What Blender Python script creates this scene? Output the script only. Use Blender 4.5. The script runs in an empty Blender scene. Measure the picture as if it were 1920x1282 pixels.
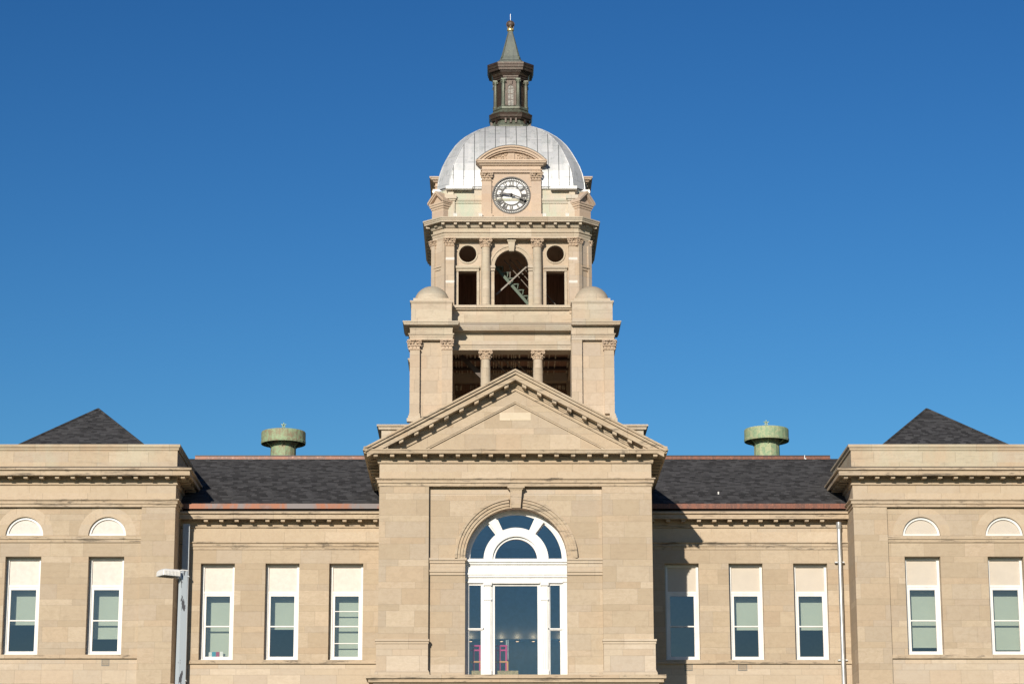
import bpy, bmesh, math, random
from mathutils import Vector, Matrix
random.seed(7)
PI = math.pi
S = bpy.context.scene
C = S.collection

# ------------------------------------------------------------------ camera, sky, sun, exposure
cam_d = bpy.data.cameras.new('camera'); cam = bpy.data.objects.new('camera', cam_d); C.objects.link(cam); S.camera = cam
cam.location = (-0.88, -85.0, 1.7)
cam.rotation_euler = (math.radians(90 + 13.77), 0, 0)
cam_d.sensor_width = 36.0; cam_d.lens = 4776.0 / 1920 * 36.0
cam_d.shift_x = 42.26 / 1920
cam_d.clip_start = 0.5; cam_d.clip_end = 6000
SUN_EL, SUN_AZ = 18.6, 15.0          # elevation; degrees left of the facade normal, behind the camera
to_sun = Vector((-math.sin(math.radians(SUN_AZ)) * math.cos(math.radians(SUN_EL)),
                 -math.cos(math.radians(SUN_AZ)) * math.cos(math.radians(SUN_EL)), math.sin(math.radians(SUN_EL))))
W = bpy.data.worlds.new('World'); S.world = W; W.use_nodes = True
nt = W.node_tree; nt.nodes.clear()
sky = nt.nodes.new('ShaderNodeTexSky'); sky.sky_type = 'NISHITA'; sky.sun_disc = False
sky.sun_elevation = math.radians(SUN_EL); sky.sun_rotation = math.radians(180 + SUN_AZ)
sky.altitude = 200; sky.air_density = 1.4; sky.dust_density = 0.0; sky.ozone_density = 5.0
hsv = nt.nodes.new('ShaderNodeHueSaturation'); hsv.inputs['Saturation'].default_value = 1.04
bg = nt.nodes.new('ShaderNodeBackground'); bg.inputs['Strength'].default_value = 0.10
wo = nt.nodes.new('ShaderNodeOutputWorld')
vm = nt.nodes.new('ShaderNodeVectorMath'); vm.operation = 'SCALE'; vm.inputs['Scale'].default_value = 0.10
gm = nt.nodes.new('ShaderNodeGamma'); gm.inputs['Gamma'].default_value = 1.8
nt.links.new(sky.outputs[0], vm.inputs[0]); nt.links.new(vm.outputs[0], gm.inputs['Color']); nt.links.new(gm.outputs[0], hsv.inputs['Color']); hsv.inputs['Value'].default_value = 12.9; hsv.inputs['Hue'].default_value = 0.499; nt.links.new(hsv.outputs[0], bg.inputs['Color']); nt.links.new(bg.outputs[0], wo.inputs['Surface'])
sl = bpy.data.lights.new('sun', 'SUN'); sl.energy = 5.0; sl.angle = math.radians(0.53); sl.color = (1.0, 0.90, 0.76)
so = bpy.data.objects.new('sun', sl); C.objects.link(so); so.rotation_euler = to_sun.to_track_quat('Z', 'Y').to_euler(); so.location = (-20, -60, 60)
S.view_settings.view_transform = 'Standard'; S.view_settings.look = 'None'; S.view_settings.exposure = 0.0; S.view_settings.gamma = 1.0
S.cycles.max_bounces = 8; S.cycles.diffuse_bounces = 5; S.cycles.transparent_max_bounces = 12

# ------------------------------------------------------------------ material helpers
class NT:
    def __init__(s, name):
        s.m = bpy.data.materials.new(name); s.m.use_nodes = True; s.t = s.m.node_tree; s.t.nodes.clear()
        s.out = s.t.nodes.new('ShaderNodeOutputMaterial')
    def n(s, typ, **kw):
        nd = s.t.nodes.new(typ)
        for k, v in kw.items():
            if k.startswith('i_'):
                key = k[2:]; key = int(key) if key.isdigit() else key.replace('_', ' ')
                if hasattr(v, 'is_output'): s.t.links.new(v, nd.inputs[key])
                else: nd.inputs[key].default_value = v
            else: setattr(nd, k, v)
        return nd
    def math(s, op, a, b=0.0, c=None, clamp=False):
        nd = s.n('ShaderNodeMath', operation=op, i_0=a, i_1=b)
        if c is not None:
            if hasattr(c, 'is_output'): s.t.links.new(c, nd.inputs[2])
            else: nd.inputs[2].default_value = c
        nd.use_clamp = clamp
        return nd.outputs[0]
    def mix(s, f, a, b, blend='MIX'):
        nd = s.t.nodes.new('ShaderNodeMix'); nd.data_type = 'RGBA'; nd.blend_type = blend
        for sock, v in ((nd.inputs[0], f), (nd.inputs[6], a), (nd.inputs[7], b)):
            if hasattr(v, 'is_output'): s.t.links.new(v, sock)
            else: sock.default_value = (v if not isinstance(v, tuple) else (*v, 1)) if not isinstance(v, (int, float)) else v
        return nd.outputs[2]
    def smooth(s, v, lo, hi, a=0.0, b=1.0):
        nd = s.n('ShaderNodeMapRange', interpolation_type='SMOOTHSTEP', i_0=v, i_1=lo, i_2=hi, i_3=a, i_4=b)
        return nd.outputs[0]
    def noise(s, vec, scale, detail=3.0, rough=0.55, dist=0.0):
        return s.n('ShaderNodeTexNoise', i_Vector=vec, i_Scale=scale, i_Detail=detail, i_Roughness=rough, i_Distortion=dist).outputs[0]
    def scaled(s, vec, sc):
        return s.n('ShaderNodeVectorMath', operation='MULTIPLY', i_0=vec, i_1=sc).outputs[0]
    def pbsdf(s, **kw):
        b = s.n('ShaderNodeBsdfPrincipled', **kw); s.t.links.new(b.outputs[0], s.out.inputs[0]); return b
    def uv(s):
        g = s.n('ShaderNodeNewGeometry'); p = s.n('ShaderNodeSeparateXYZ', i_0=g.outputs['Position'])
        nn = s.n('ShaderNodeSeparateXYZ', i_0=g.outputs['True Normal'])
        k = s.math('GREATER_THAN', s.math('ABSOLUTE', nn.outputs[0]), s.math('ADD', s.math('ABSOLUTE', nn.outputs[1]), 0.05))
        u = s.math('ADD', s.math('MULTIPLY', p.outputs[0], s.math('SUBTRACT', 1.0, k)), s.math('MULTIPLY', p.outputs[1], k))
        return g.outputs['Position'], u, p.outputs[2], nn.outputs[2]

def stone(name, c1, c2, P=0.755, split=0.71, L=1.10, joint=0.34, gj=1.0, streak=0.45, green=0.0, soil=0.35, plain=False, pink=0.25, off=0.0, blockvar=1.0):
    s = NT(name); pos, u, z, nz = s.uv()
    if plain: row = s.math('FLOOR', s.math('DIVIDE', s.math('ADD', z, 0.13), 0.37)); d_row = 9.0
    else:
        v = s.math('DIVIDE', s.math('ADD', z, off), P); fl = s.math('FLOOR', v); fr = s.math('FRACT', v)
        hi = s.math('GREATER_THAN', fr, split)
        row = s.math('ADD', s.math('MULTIPLY', fl, 2.0), hi)
        d_row = s.math('MULTIPLY', s.math('MINIMUM', s.math('MINIMUM', fr, s.math('SUBTRACT', 1.0, fr)), s.math('ABSOLUTE', s.math('SUBTRACT', fr, split))), P)
    w = s.math('ADD', s.math('DIVIDE', u, L), s.math('MULTIPLY', row, 13.73))
    v1 = s.n('ShaderNodeTexVoronoi', voronoi_dimensions='1D', feature='F1', i_W=w, i_Scale=1.0, i_Randomness=0.75)
    v2 = s.n('ShaderNodeTexVoronoi', voronoi_dimensions='1D', feature='DISTANCE_TO_EDGE', i_W=w, i_Scale=1.0, i_Randomness=0.75)
    d_col = s.math('MULTIPLY', v2.outputs[0], L)
    d = s.math('MINIMUM', d_row, d_col)
    jm = s.smooth(d, 0.002, 0.011, 1.0, 0.0)
    rc = s.n('ShaderNodeSeparateColor', i_0=v1.outputs['Color'])
    r1, r2, r3 = rc.outputs[0], rc.outputs[1], rc.outputs[2]
    big = s.noise(pos, 0.35, 3.0)
    grain = s.noise(s.scaled(pos, (1.0, 1.0, 7.0)), 2.2, 5.0, 0.6)
    vein = s.noise(s.scaled(pos, (1.2, 1.2, 2.5)), 2.6, 4.0, 0.6, 2.0)
    fine = s.noise(pos, 26.0, 3.0, 0.7); med = s.noise(pos, 5.0, 4.0, 0.65, 1.0)
    f = s.math('ADD', s.math('MULTIPLY', r1, 0.85 * blockvar), s.math('ADD', s.math('MULTIPLY', grain, 0.25), s.math('MULTIPLY', s.math('SUBTRACT', big, 0.5), 0.5)), clamp=True)
    col = s.mix(f, c1, c2)
    # pinkish blocks and pale veined blocks
    pk = s.math('MULTIPLY', s.smooth(r2, 0.62, 0.95), pink)
    col = s.mix(pk, col, (c1[0] * 0.98, c1[1] * 0.84, c1[2] * 0.76))
    col = s.mix(s.math('MULTIPLY', s.smooth(r3, 0.0, 0.45, 1.0, 0.0), 0.55 * blockvar), col, (c1[0] * 0.86, c1[1] * 0.89, c1[2] * 0.98))
    col = s.mix(s.smooth(med, 0.38, 0.7, 0.0, 0.34), col, (c2[0] * 0.86, c2[1] * 0.82, c2[2] * 0.80))
    vb = s.math('MULTIPLY', s.smooth(r3, 0.84, 0.90), s.smooth(vein, 0.35, 0.65, 0.35, 1.0))
    col = s.mix(s.math('MULTIPLY', vb, 0.40 * blockvar), col, (c1[0] * 1.20, c1[1] * 1.22, c1[2] * 1.30))
    col = s.mix(s.smooth(fine, 0.3, 0.75, 0.0, 0.12), col, (c2[0] * 0.72, c2[1] * 0.70, c2[2] * 0.68))
    blot = s.noise(s.scaled(pos, (1.0, 1.0, 0.45)), 1.1, 4.0, 0.65)
    col = s.mix(s.smooth(blot, 0.55, 0.80, 0.0, 0.22), col, (c2[0] * 0.80, c2[1] * 0.78, c2[2] * 0.76))
    if soil:
        up = s.smooth(nz, 0.15, 0.6)
        sn = s.math('MULTIPLY', s.smooth(s.noise(s.scaled(pos, (1.0, 1.0, 3.0)), 2.0, 4.0, 0.7), 0.54, 0.74), streak)
        sn = s.math('MAXIMUM', sn, s.math('MULTIPLY', s.smooth(s.noise(s.scaled(pos, (0.45, 0.45, 5.0)), 1.7, 5.0, 0.75), 0.52, 0.66), streak * 0.9))
        col = s.mix(s.math('MULTIPLY', s.math('MAXIMUM', s.math('MULTIPLY', up, 0.9), sn), soil), col, (0.09, 0.075, 0.06))
    if green:
        gn = s.smooth(s.noise(s.scaled(pos, (1.6, 1.6, 0.5)), 0.9, 4.0, 0.6), 0.40, 0.66)
        col = s.mix(s.math('MULTIPLY', gn, green), col, (0.42, 0.50, 0.40))
    col = s.mix(s.math('MULTIPLY', jm, joint), col, (0.10, 0.082, 0.062))
    bump = s.n('ShaderNodeBump', i_Strength=0.35, i_Distance=0.012, i_Height=s.math('SUBTRACT', s.math('ADD', s.math('MULTIPLY', fine, 0.35), s.math('MULTIPLY', grain, 0.4)), jm))
    s.pbsdf(i_Base_Color=col, i_Roughness=0.88, i_Normal=bump.outputs[0])
    return s.m

SA, SB = (0.51, 0.420, 0.306), (0.415, 0.332, 0.234)
M = {}
M['ashlar'] = stone('sandstone_ashlar', SA, SB, off=0.10, joint=0.20, soil=0.22)
M['ashlar_pale'] = stone('pale_ashlar', (0.56, 0.475, 0.365), (0.48, 0.395, 0.295), off=0.10, joint=0.30, soil=0.15)
M['trim'] = stone('sandstone_trim', SA, (0.44, 0.345, 0.24), plain=True, L=1.9, soil=0.85, streak=1.0, blockvar=0.7)
M['parapet'] = stone('parapet_stone', (0.52, 0.43, 0.315), (0.45, 0.36, 0.255), plain=True, L=1.6, soil=0.45, streak=0.5, green=0.22)
M['frieze'] = stone('sandstone_frieze', (0.54, 0.45, 0.335), (0.47, 0.375, 0.265), plain=True, L=1.7, soil=0.06, pink=0.15, blockvar=0.8)
TA, TB = (0.55, 0.455, 0.345), (0.455, 0.37, 0.275)
M['tower'] = stone('tower_sandstone', TA, TB, P=1.02, split=0.5, L=0.95, joint=0.26, soil=0.12, off=0.3)
M['tower_trim'] = stone('tower_trim_stone', (0.565, 0.485, 0.375), (0.455, 0.375, 0.28), plain=True, L=1.6, soil=0.34, green=0.12, streak=0.6)
M['tower_green'] = stone('copper_stained_stone', (0.62, 0.555, 0.45), (0.55, 0.48, 0.38), plain=True, L=1.4, soil=0.05, green=0.75)
M['clock_stone'] = stone('clock_surround_stone', (0.57, 0.455, 0.345), (0.51, 0.39, 0.29), plain=True, L=2.4, soil=0.05, green=0.0, pink=0.2)
M['carved'] = stone('carved_stone', (0.57, 0.45, 0.33), (0.44, 0.33, 0.235), plain=True, L=3.0, soil=0.10)
M['patch'] = stone('pale_stone_block', (0.66, 0.57, 0.42), (0.62, 0.53, 0.39), plain=True, L=9, soil=0.0)

def simple(name, col, rough=0.6, metal=0.0, var=0.12, sc=6.0, spec=0.5, stretch=(1, 1, 1)):
    s = NT(name); g = s.n('ShaderNodeNewGeometry'); nz = s.noise(s.scaled(g.outputs['Position'], stretch), sc, 4.0, 0.6)
    c = s.mix(s.smooth(nz, 0.3, 0.7), col, tuple(x * (1 - var) for x in col))
    b = s.pbsdf(i_Base_Color=c, i_Roughness=rough, i_Metallic=metal); b.inputs['Specular IOR Level'].default_value = spec
    return s.m
M['white'] = simple('white_paint', (0.77, 0.77, 0.75), 0.5, var=0.13, sc=3.5, stretch=(1, 1, .5))
M['panel'] = simple('blanking_panel', (0.66, 0.61, 0.56), 0.6, var=0.10, sc=7)
M['panel_beige'] = simple('beige_blanking_panel', (0.55, 0.495, 0.42), 0.6, var=0.06, sc=2)
M['shaded_brickmould'] = simple('shade_grey_brickmould', (0.50, 0.51, 0.48), 0.5)  # grey carries the shade that falls on the white frame edge
M['shade'] = simple('roller_shade', (0.56, 0.585, 0.50), 0.8, var=0.05, sc=1.5)
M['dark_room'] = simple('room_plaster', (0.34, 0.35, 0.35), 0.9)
M['dark_inside'] = simple('dark_brown_boarding', (0.36, 0.21, 0.145), 0.8, var=0.4, sc=3, stretch=(6, 1, .4))
M['beam'] = simple('dark_steel_beam', (0.11, 0.08, 0.065), 0.6, var=.3)
M['magenta'] = simple('magenta_paint', (0.80, 0.08, 0.30), 0.4)
M['orange'] = simple('orange_paint', (0.90, 0.42, 0.16), 0.5)
M['galv'] = simple('galvanised_steel', (0.60, 0.62, 0.63), 0.35, 0.6, var=0.25, sc=3)
M['blue_grey'] = simple('blue_grey_paint', (0.36, 0.41, 0.47), 0.45)
M['grille'] = simple('grille_metal', (0.22, 0.21, 0.19), 0.6)
M['stair_green'] = simple('green_painted_steel', (0.085, 0.125, 0.09), 0.6)
M['stair_rail'] = simple('pale_steel_rail', (0.22, 0.19, 0.16), 0.5)
M['clock_dark'] = simple('clock_black_iron', (0.022, 0.02, 0.018), 0.4, var=.2)
M['dial'] = simple('white_dial', (0.86, 0.86, 0.85), 0.8, var=0.03, spec=.2)
M['gold'] = simple('gilded_copper', (0.95, 0.72, 0.25), 0.35, 0.7)
M['ball'] = simple('brown_copper_ball', (0.12, 0.085, 0.065), 0.55, 0.2, var=.4, sc=14)
M['osb'] = simple('osb_board', (0.60, 0.46, 0.26), 0.9, var=.45, sc=22)
M['teal'] = simple('teal_card', (0.03, 0.30, 0.42), 0.6); M['crimson'] = simple('crimson_card', (0.42, 0.04, 0.12), 0.6)
M['card'] = simple('white_card', (0.8, 0.8, 0.78), 0.6); M['black'] = simple('black_plastic', (0.02, 0.02, 0.025), 0.5)
M['flash_grey'] = simple('grey_lead_flashing', (0.36, 0.36, 0.38), 0.5, 0.3, var=.3, sc=1.2)
M['lamp_white'] = simple('white_lamp_paint', (0.80, 0.79, 0.76), 0.4, var=0.05)

def copper(name, a, b, c, scale=1.0, stretch=(1, 1, 0.35), rough=0.5, metal=0.35, lo=0.38, hi=0.62):
    s = NT(name); g = s.n('ShaderNodeNewGeometry'); p = g.outputs['Position']
    n1 = s.noise(s.scaled(p, stretch), 2.2 * scale, 5.0, 0.65, 0.6); n2 = s.noise(p, 9.0 * scale, 4.0, 0.7)
    col = s.mix(s.smooth(n1, lo, hi), a, b); col = s.mix(s.smooth(n2, 0.52, 0.70), col, c)
    bp = s.n('ShaderNodeBump', i_Strength=0.2, i_Distance=0.01, i_Height=n2)
    s.pbsdf(i_Base_Color=col, i_Roughness=rough, i_Metallic=metal, i_Normal=bp.outputs[0]); return s.m
M['bronze'] = copper('weathered_bronze', (0.045, 0.028, 0.020), (0.062, 0.040, 0.03), (0.085, 0.085, 0.065), metal=0.3, rough=0.42)
M['bronze_green'] = copper('green_brown_copper', (0.10, 0.105, 0.08), (0.14, 0.165, 0.125), (0.065, 0.05, 0.038), metal=0.25, rough=0.5)
M['spire'] = copper('grey_green_copper', (0.15, 0.17, 0.15), (0.12, 0.135, 0.125), (0.18, 0.20, 0.165), metal=0.25, rough=0.5, stretch=(3, 3, .3))
M['verdigris'] = copper('verdigris_copper', (0.27, 0.37, 0.22), (0.40, 0.43, 0.26), (0.11, 0.24, 0.16), scale=2.4, stretch=(1, 1, .8), lo=.45, hi=.55, metal=0.1, rough=0.7)
M['verdigris_rust'] = copper('rusty_verdigris_copper', (0.30, 0.40, 0.24), (0.27, 0.22, 0.14), (0.22, 0.37, 0.23), scale=2.6, stretch=(1, 1, .8), metal=0.1, rough=0.7)
M['copper_new'] = copper('new_copper', (0.15, 0.062, 0.04), (0.09, 0.05, 0.042), (0.22, 0.12, 0.09), scale=1.0, stretch=(0.9, 0.9, 0.2), rough=0.45)
M['copper_mix'] = copper('patchy_copper', (0.20, 0.07, 0.032), (0.12, 0.105, 0.108), (0.13, 0.07, 0.052), scale=0.22, stretch=(1, 1, 0.3), rough=0.5, metal=.3, lo=.44, hi=.52)
M['copper_brown'] = copper('brown_copper', (0.17, 0.06, 0.035), (0.10, 0.042, 0.03), (0.25, 0.10, 0.06), scale=1.5, stretch=(2.2, 2.2, 0.15), rough=0.5, metal=.3)

def shingle():
    s = NT('asphalt_shingle'); pos, u, z, nz = s.uv()
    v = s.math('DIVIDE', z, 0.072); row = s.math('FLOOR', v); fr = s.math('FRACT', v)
    w = s.math('ADD', s.math('DIVIDE', u, 0.20), s.math('MULTIPLY', row, 7.31))
    v1 = s.n('ShaderNodeTexVoronoi', voronoi_dimensions='1D', feature='F1', i_W=w, i_Scale=1.0, i_Randomness=1.0)
    r = s.n('ShaderNodeSeparateColor', i_0=v1.outputs['Color'])
    big = s.noise(pos, 0.8, 3)
    f = s.math('ADD', s.math('MULTIPLY', s.math('POWER', r.outputs[0], 1.3), 0.9), s.math('MULTIPLY', s.math('SUBTRACT', big, .5), .25), clamp=True)
    col = s.mix(f, (0.006, 0.0065, 0.008), (0.074, 0.075, 0.080))
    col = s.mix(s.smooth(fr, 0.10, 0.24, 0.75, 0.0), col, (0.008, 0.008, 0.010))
    g = s.noise(pos, 60, 2)
    col = s.mix(s.smooth(g, .4, .7, 0, .3), col, (0.12, 0.115, 0.12))
    s.pbsdf(i_Base_Color=col, i_Roughness=0.95); return s.m
M['shingle'] = shingle()

def dome_metal():
    s = NT('silver_dome_sheet'); pos, u, z, nz = s.uv()
    uu = s.math('DIVIDE', u, 0.44); colm = s.math('FLOOR', uu)
    wn = s.n('ShaderNodeTexWhiteNoise', noise_dimensions='1D', i_W=colm)
    zz = s.math('ADD', s.math('DIVIDE', z, 0.95), s.math('MULTIPLY', wn.outputs[0], 3.0)); fr = s.math('FRACT', zz)
    cell = s.math('ADD', s.math('MULTIPLY', colm, 17.3), s.math('FLOOR', zz))
    wn2 = s.n('ShaderNodeTexWhiteNoise', noise_dimensions='1D', i_W=cell)
    seam = s.smooth(s.math('MULTIPLY', s.math('MINIMUM', fr, s.math('SUBTRACT', 1.0, fr)), 0.95), 0.004, 0.02, 0.45, 0.0)
    n1 = s.noise(s.scaled(pos, (1, 1, 0.5)), 2.0, 5, 0.65); n2 = s.noise(s.scaled(pos, (1.5, 1.5, 0.6)), 3.4, 5, 0.7)
    base = s.mix(wn2.outputs[0], (0.70, 0.71, 0.715), (0.58, 0.595, 0.61))
    base = s.mix(s.smooth(n1, .45, .7, 0, .45), base, (0.45, 0.50, 0.50))
    base = s.mix(s.smooth(n2, .50, .70, 0, .5), base, (0.30, 0.33, 0.32))
    base = s.mix(seam, base, (0.2, 0.21, 0.22))
    s.pbsdf(i_Base_Color=base, i_Roughness=0.52, i_Metallic=0.36); return s.m
M['dome'] = dome_metal()
M['seam'] = simple('dark_seam_metal', (0.17, 0.18, 0.19), 0.6, 0.2)

def glass():
    s = NT('window_glass')
    tr = s.n('ShaderNodeBsdfTransparent', i_Color=(0.80, 0.86, 0.84, 1))
    gl = s.n('ShaderNodeBsdfGlossy', i_Color=(1.0, 0.76, 0.80, 1), i_Roughness=0.01)
    lw = s.n('ShaderNodeFresnel', i_IOR=1.52)
    f = s.math('MULTIPLY', lw.outputs[0], 3.8, clamp=True)
    g = s.n('ShaderNodeNewGeometry'); wob = s.noise(g.outputs['Position'], 0.8, 2)
    bp = s.n('ShaderNodeBump', i_Strength=0.05, i_Distance=0.05, i_Height=wob); s.t.links.new(bp.outputs[0], gl.inputs['Normal'])
    mx = s.n('ShaderNodeMixShader', i_0=f); s.t.links.new(tr.outputs[0], mx.inputs[1]); s.t.links.new(gl.outputs[0], mx.inputs[2])
    s.t.links.new(mx.outputs[0], s.out.inputs[0]); return s.m
M['glass'] = glass()
def emit(name, col, st):
    s = NT(name); e = s.n('ShaderNodeEmission', i_Color=(*col, 1), i_Strength=st); s.t.links.new(e.outputs[0], s.out.inputs[0]); return s.m
M['lit_lamp'] = emit('lit_downlight', (1.0, 0.62, 0.36), 2.5)
def pole_paint():
    s = NT('peeling_pole_paint'); g = s.n('ShaderNodeNewGeometry'); p = g.outputs['Position']
    n = s.noise(s.scaled(p, (1, 1, 0.28)), 7.0, 5, 0.6); n2 = s.noise(p, 1.5, 2)
    k = s.smooth(s.math('ADD', s.math('MULTIPLY', n, 0.75), s.math('MULTIPLY', n2, 0.25)), 0.625, 0.635)
    c = s.mix(k, (0.50, 0.56, 0.60), (0.10, 0.10, 0.11)); s.pbsdf(i_Base_Color=c, i_Roughness=0.5); return s.m
M['pole'] = pole_paint()
def ground_mat():
    s = NT('lawn_and_paving'); g = s.n('ShaderNodeNewGeometry'); p = g.outputs['Position']; q = s.n('ShaderNodeSeparateXYZ', i_0=p)
    n = s.noise(p, 0.5, 5, .7); c = s.mix(n, (0.07, 0.10, 0.035), (0.13, 0.13, 0.06))
    pave = s.math('LESS_THAN', s.math('ABSOLUTE', q.outputs[0]), 3.0); c = s.mix(pave, c, (0.36, 0.33, 0.29))
    far = s.math('LESS_THAN', q.outputs[1], -28.0); c = s.mix(far, c, (0.17, 0.165, 0.16))
    s.pbsdf(i_Base_Color=c, i_Roughness=0.95); return s.m
M['ground'] = ground_mat()

# ------------------------------------------------------------------ mesh helpers
class MB:
    def __init__(s): s.v = []; s.f = []
    def add(s, V, F):
        b = len(s.v); s.v += [tuple(p) for p in V]; s.f += [tuple(i + b for i in q) for q in F]
    def box(s, x0, x1, y0, y1, z0, z1):
        V = [(x, y, z) for z in (z0, z1) for y in (y0, y1) for x in (x0, x1)]
        s.add(V, [(0, 2, 3, 1), (4, 5, 7, 6), (0, 1, 5, 4), (2, 6, 7, 3), (0, 4, 6, 2), (1, 3, 7, 5)])
    def obox(s, c, size, rot):
        hx, hy, hz = (d / 2 for d in size); c = Vector(c)
        V = [c + rot @ Vector((x * hx, y * hy, z * hz)) for z in (-1, 1) for y in (-1, 1) for x in (-1, 1)]
        s.add(V, [(0, 2, 3, 1), (4, 5, 7, 6), (0, 1, 5, 4), (2, 6, 7, 3), (0, 4, 6, 2), (1, 3, 7, 5)])
    def bar(s, a, b, w, d):                       # bar in an XZ plane from a to b, width w in plane, depth d along Y
        a = Vector(a); b = Vector(b); t = b - a; L = t.length; ang = math.atan2(t.z, t.x)
        s.obox((a + b) / 2, (L, d, w), Matrix.Rotation(-ang, 3, 'Y'))
    def prism(s, poly, y0, y1):                   # polygon in (x, z) pushed along y
        n = len(poly); V = [(x, y0, z) for x, z in poly] + [(x, y1, z) for x, z in poly]
        F = [tuple(range(n)), tuple(range(2 * n - 1, n - 1, -1))] + [(i, i + n, (i + 1) % n + n, (i + 1) % n) for i in range(n)]
        s.add(V, F)
    def strip(s, A, B, y0, y1):                   # band between two open polylines of equal length in (x, z)
        n = len(A)
        for i in range(n - 1): s.prism([A[i], A[i + 1], B[i + 1], B[i]], y0, y1)
    def ribbon(s, A, B, y0, y1):                  # the same band as one clean shell
        n = len(A); V = [(x, y0, z) for x, z in A] + [(x, y0, z) for x, z in B] + [(x, y1, z) for x, z in A] + [(x, y1, z) for x, z in B]
        F = []
        for i in range(n - 1):
            F += [(i, i + 1, n + i + 1, n + i), (2 * n + i, 3 * n + i, 3 * n + i + 1, 2 * n + i + 1), (i, 2 * n + i, 2 * n + i + 1, i + 1), (n + i, n + i + 1, 3 * n + i + 1, 3 * n + i)]
        F += [(0, n, 3 * n, 2 * n), (n - 1, 3 * n - 1, 4 * n - 1, 2 * n - 1)]
        s.add(V, F)
    def chev(s, hw, A, k, t0, t1, y0, y1, x0=0.0):  # a gable band; t0, t1 = vertical drop of its upper and lower edge
        up = [(x0 - hw, A - k * hw - t0), (x0, A - t0), (x0 + hw, A - k * hw - t0)]
        lo = [(x0 - hw, A - k * hw - t1), (x0, A - t1), (x0 + hw, A - k * hw - t1)]
        s.ribbon(up, lo, y0, y1)
    def sweep(s, path, prof, closed=False):       # profile (out, z) along a plan path; out is to the right of travel
        n = len(path); P = [Vector(p) for p in path]; rings = []
        def nrm(a, b):
            t = (b - a).normalized(); return Vector((t.y, -t.x))
        for i in range(n):
            if closed: n1 = nrm(P[i - 1], P[i]); n2 = nrm(P[i], P[(i + 1) % n])
            else:
                n1 = nrm(P[max(i - 1, 0)], P[max(i, 1)]); n2 = nrm(P[min(i, n - 2)], P[min(i + 1, n - 1)])
            m = (n1 + n2) / (1 + n1.dot(n2)); rings.append([(P[i].x + m.x * o, P[i].y + m.y * o, z) for o, z in prof])
        k = len(prof); V = [p for r in rings for p in r]; F = []
        for i in range(n if closed else n - 1):
            j = (i + 1) % n
            for q in range(k): F.append((i * k + q, i * k + (q + 1) % k, j * k + (q + 1) % k, j * k + q))
        if not closed: F += [tuple(range(k - 1, -1, -1)), tuple((n - 1) * k + q for q in range(k))]
        s.add(V, F)
    def rings(s, R, cap=True):
        k = len(R[0]); V = [p for r in R for p in r]; F = []
        for i in range(len(R) - 1):
            for q in range(k): F.append((i * k + q, i * k + (q + 1) % k, (i + 1) * k + (q + 1) % k, (i + 1) * k + q))
        if cap: F += [tuple(range(k - 1, -1, -1)), tuple((len(R) - 1) * k + q for q in range(k))]
        s.add(V, F)
    def lathe(s, c, prof, seg=24, cap=True, ph=0.0):
        s.rings([[(c[0] + r * math.cos(ph + 2 * PI * i / seg), c[1] + r * math.sin(ph + 2 * PI * i / seg), z) for i in range(seg)] for r, z in prof], cap)
    def oct(s, c, prof, cap=True):                # chamfered square rings: (half width, half face, z)
        s.rings([[(c[0] + x, c[1] + y, z) for x, y in ((-f, -h), (f, -h), (h, -f), (h, f), (f, h), (-f, h), (-h, f), (-h, -f))] for h, f, z in prof], cap)
    def cyl(s, a, b, r, seg=10, r2=None):
        a = Vector(a); b = Vector(b); t = (b - a).normalized(); q = t.to_track_quat('Z', 'Y'); r2 = r if r2 is None else r2
        s.rings([[p + q @ Vector((rr * math.cos(2 * PI * i / seg), rr * math.sin(2 * PI * i / seg), 0)) for i in range(seg)] for p, rr in ((a, r), (b, r2))])
    def ball(s, c, r, sx=1, sy=1, sz=1, seg=10, half=False):
        n = seg // 2; R = []
        for j in range(n + 1):
            a = -PI / 2 + PI * j / n if not half else PI / 2 * j / n
            R.append([(c[0] + sx * r * max(math.cos(a), 1e-3) * math.cos(2 * PI * i / seg), c[1] + sy * r * max(math.cos(a), 1e-3) * math.sin(2 * PI * i / seg), c[2] + sz * r * math.sin(a)) for i in range(seg)])
        s.rings(R)
    def torus_xz(s, c, R, r, y=None, seg=14, k=6, a0=0.0, a1=2 * PI):
        n = seg; V = []; full = abs(a1 - a0 - 2 * PI) < 1e-6; m = n if full else n + 1
        for i in range(m):
            a = a0 + (a1 - a0) * i / n
            for j in range(k):
                b = 2 * PI * j / k; rr = R + r * math.cos(b)
                V.append((c[0] + rr * math.cos(a), c[1] + r * math.sin(b), c[2] + rr * math.sin(a)))
        F = []
        for i in range(n):
            i2 = (i + 1) % m
            for j in range(k): F.append((i * k + j, i * k + (j + 1) % k, i2 * k + (j + 1) % k, i2 * k + j))
        s.add(V, F)
    def build(s, name, mat, parent=None, smooth=False, loc=(0, 0, 0), label=None, bevel=0):
        me = bpy.data.meshes.new(name)
        me.from_pydata([(x - loc[0], y - loc[1], z - loc[2]) for x, y, z in s.v], [], s.f); me.update()
        bm = bmesh.new(); bm.from_mesh(me); bmesh.ops.recalc_face_normals(bm, faces=bm.faces); bm.to_mesh(me); bm.free()
        if smooth: me.shade_smooth(); me.set_sharp_from_angle(angle=math.radians(35))
        me.materials.append(M[mat] if isinstance(mat, str) else mat)
        o = bpy.data.objects.new(name, me); C.objects.link(o)
        if parent: o.parent = parent
        o.location = loc
        if label: o['label'] = label
        if bevel:
            b = o.modifiers.new('bevel', 'BEVEL'); b.width = bevel; b.segments = 1; b.limit_method = 'ANGLE'
        return o

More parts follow.
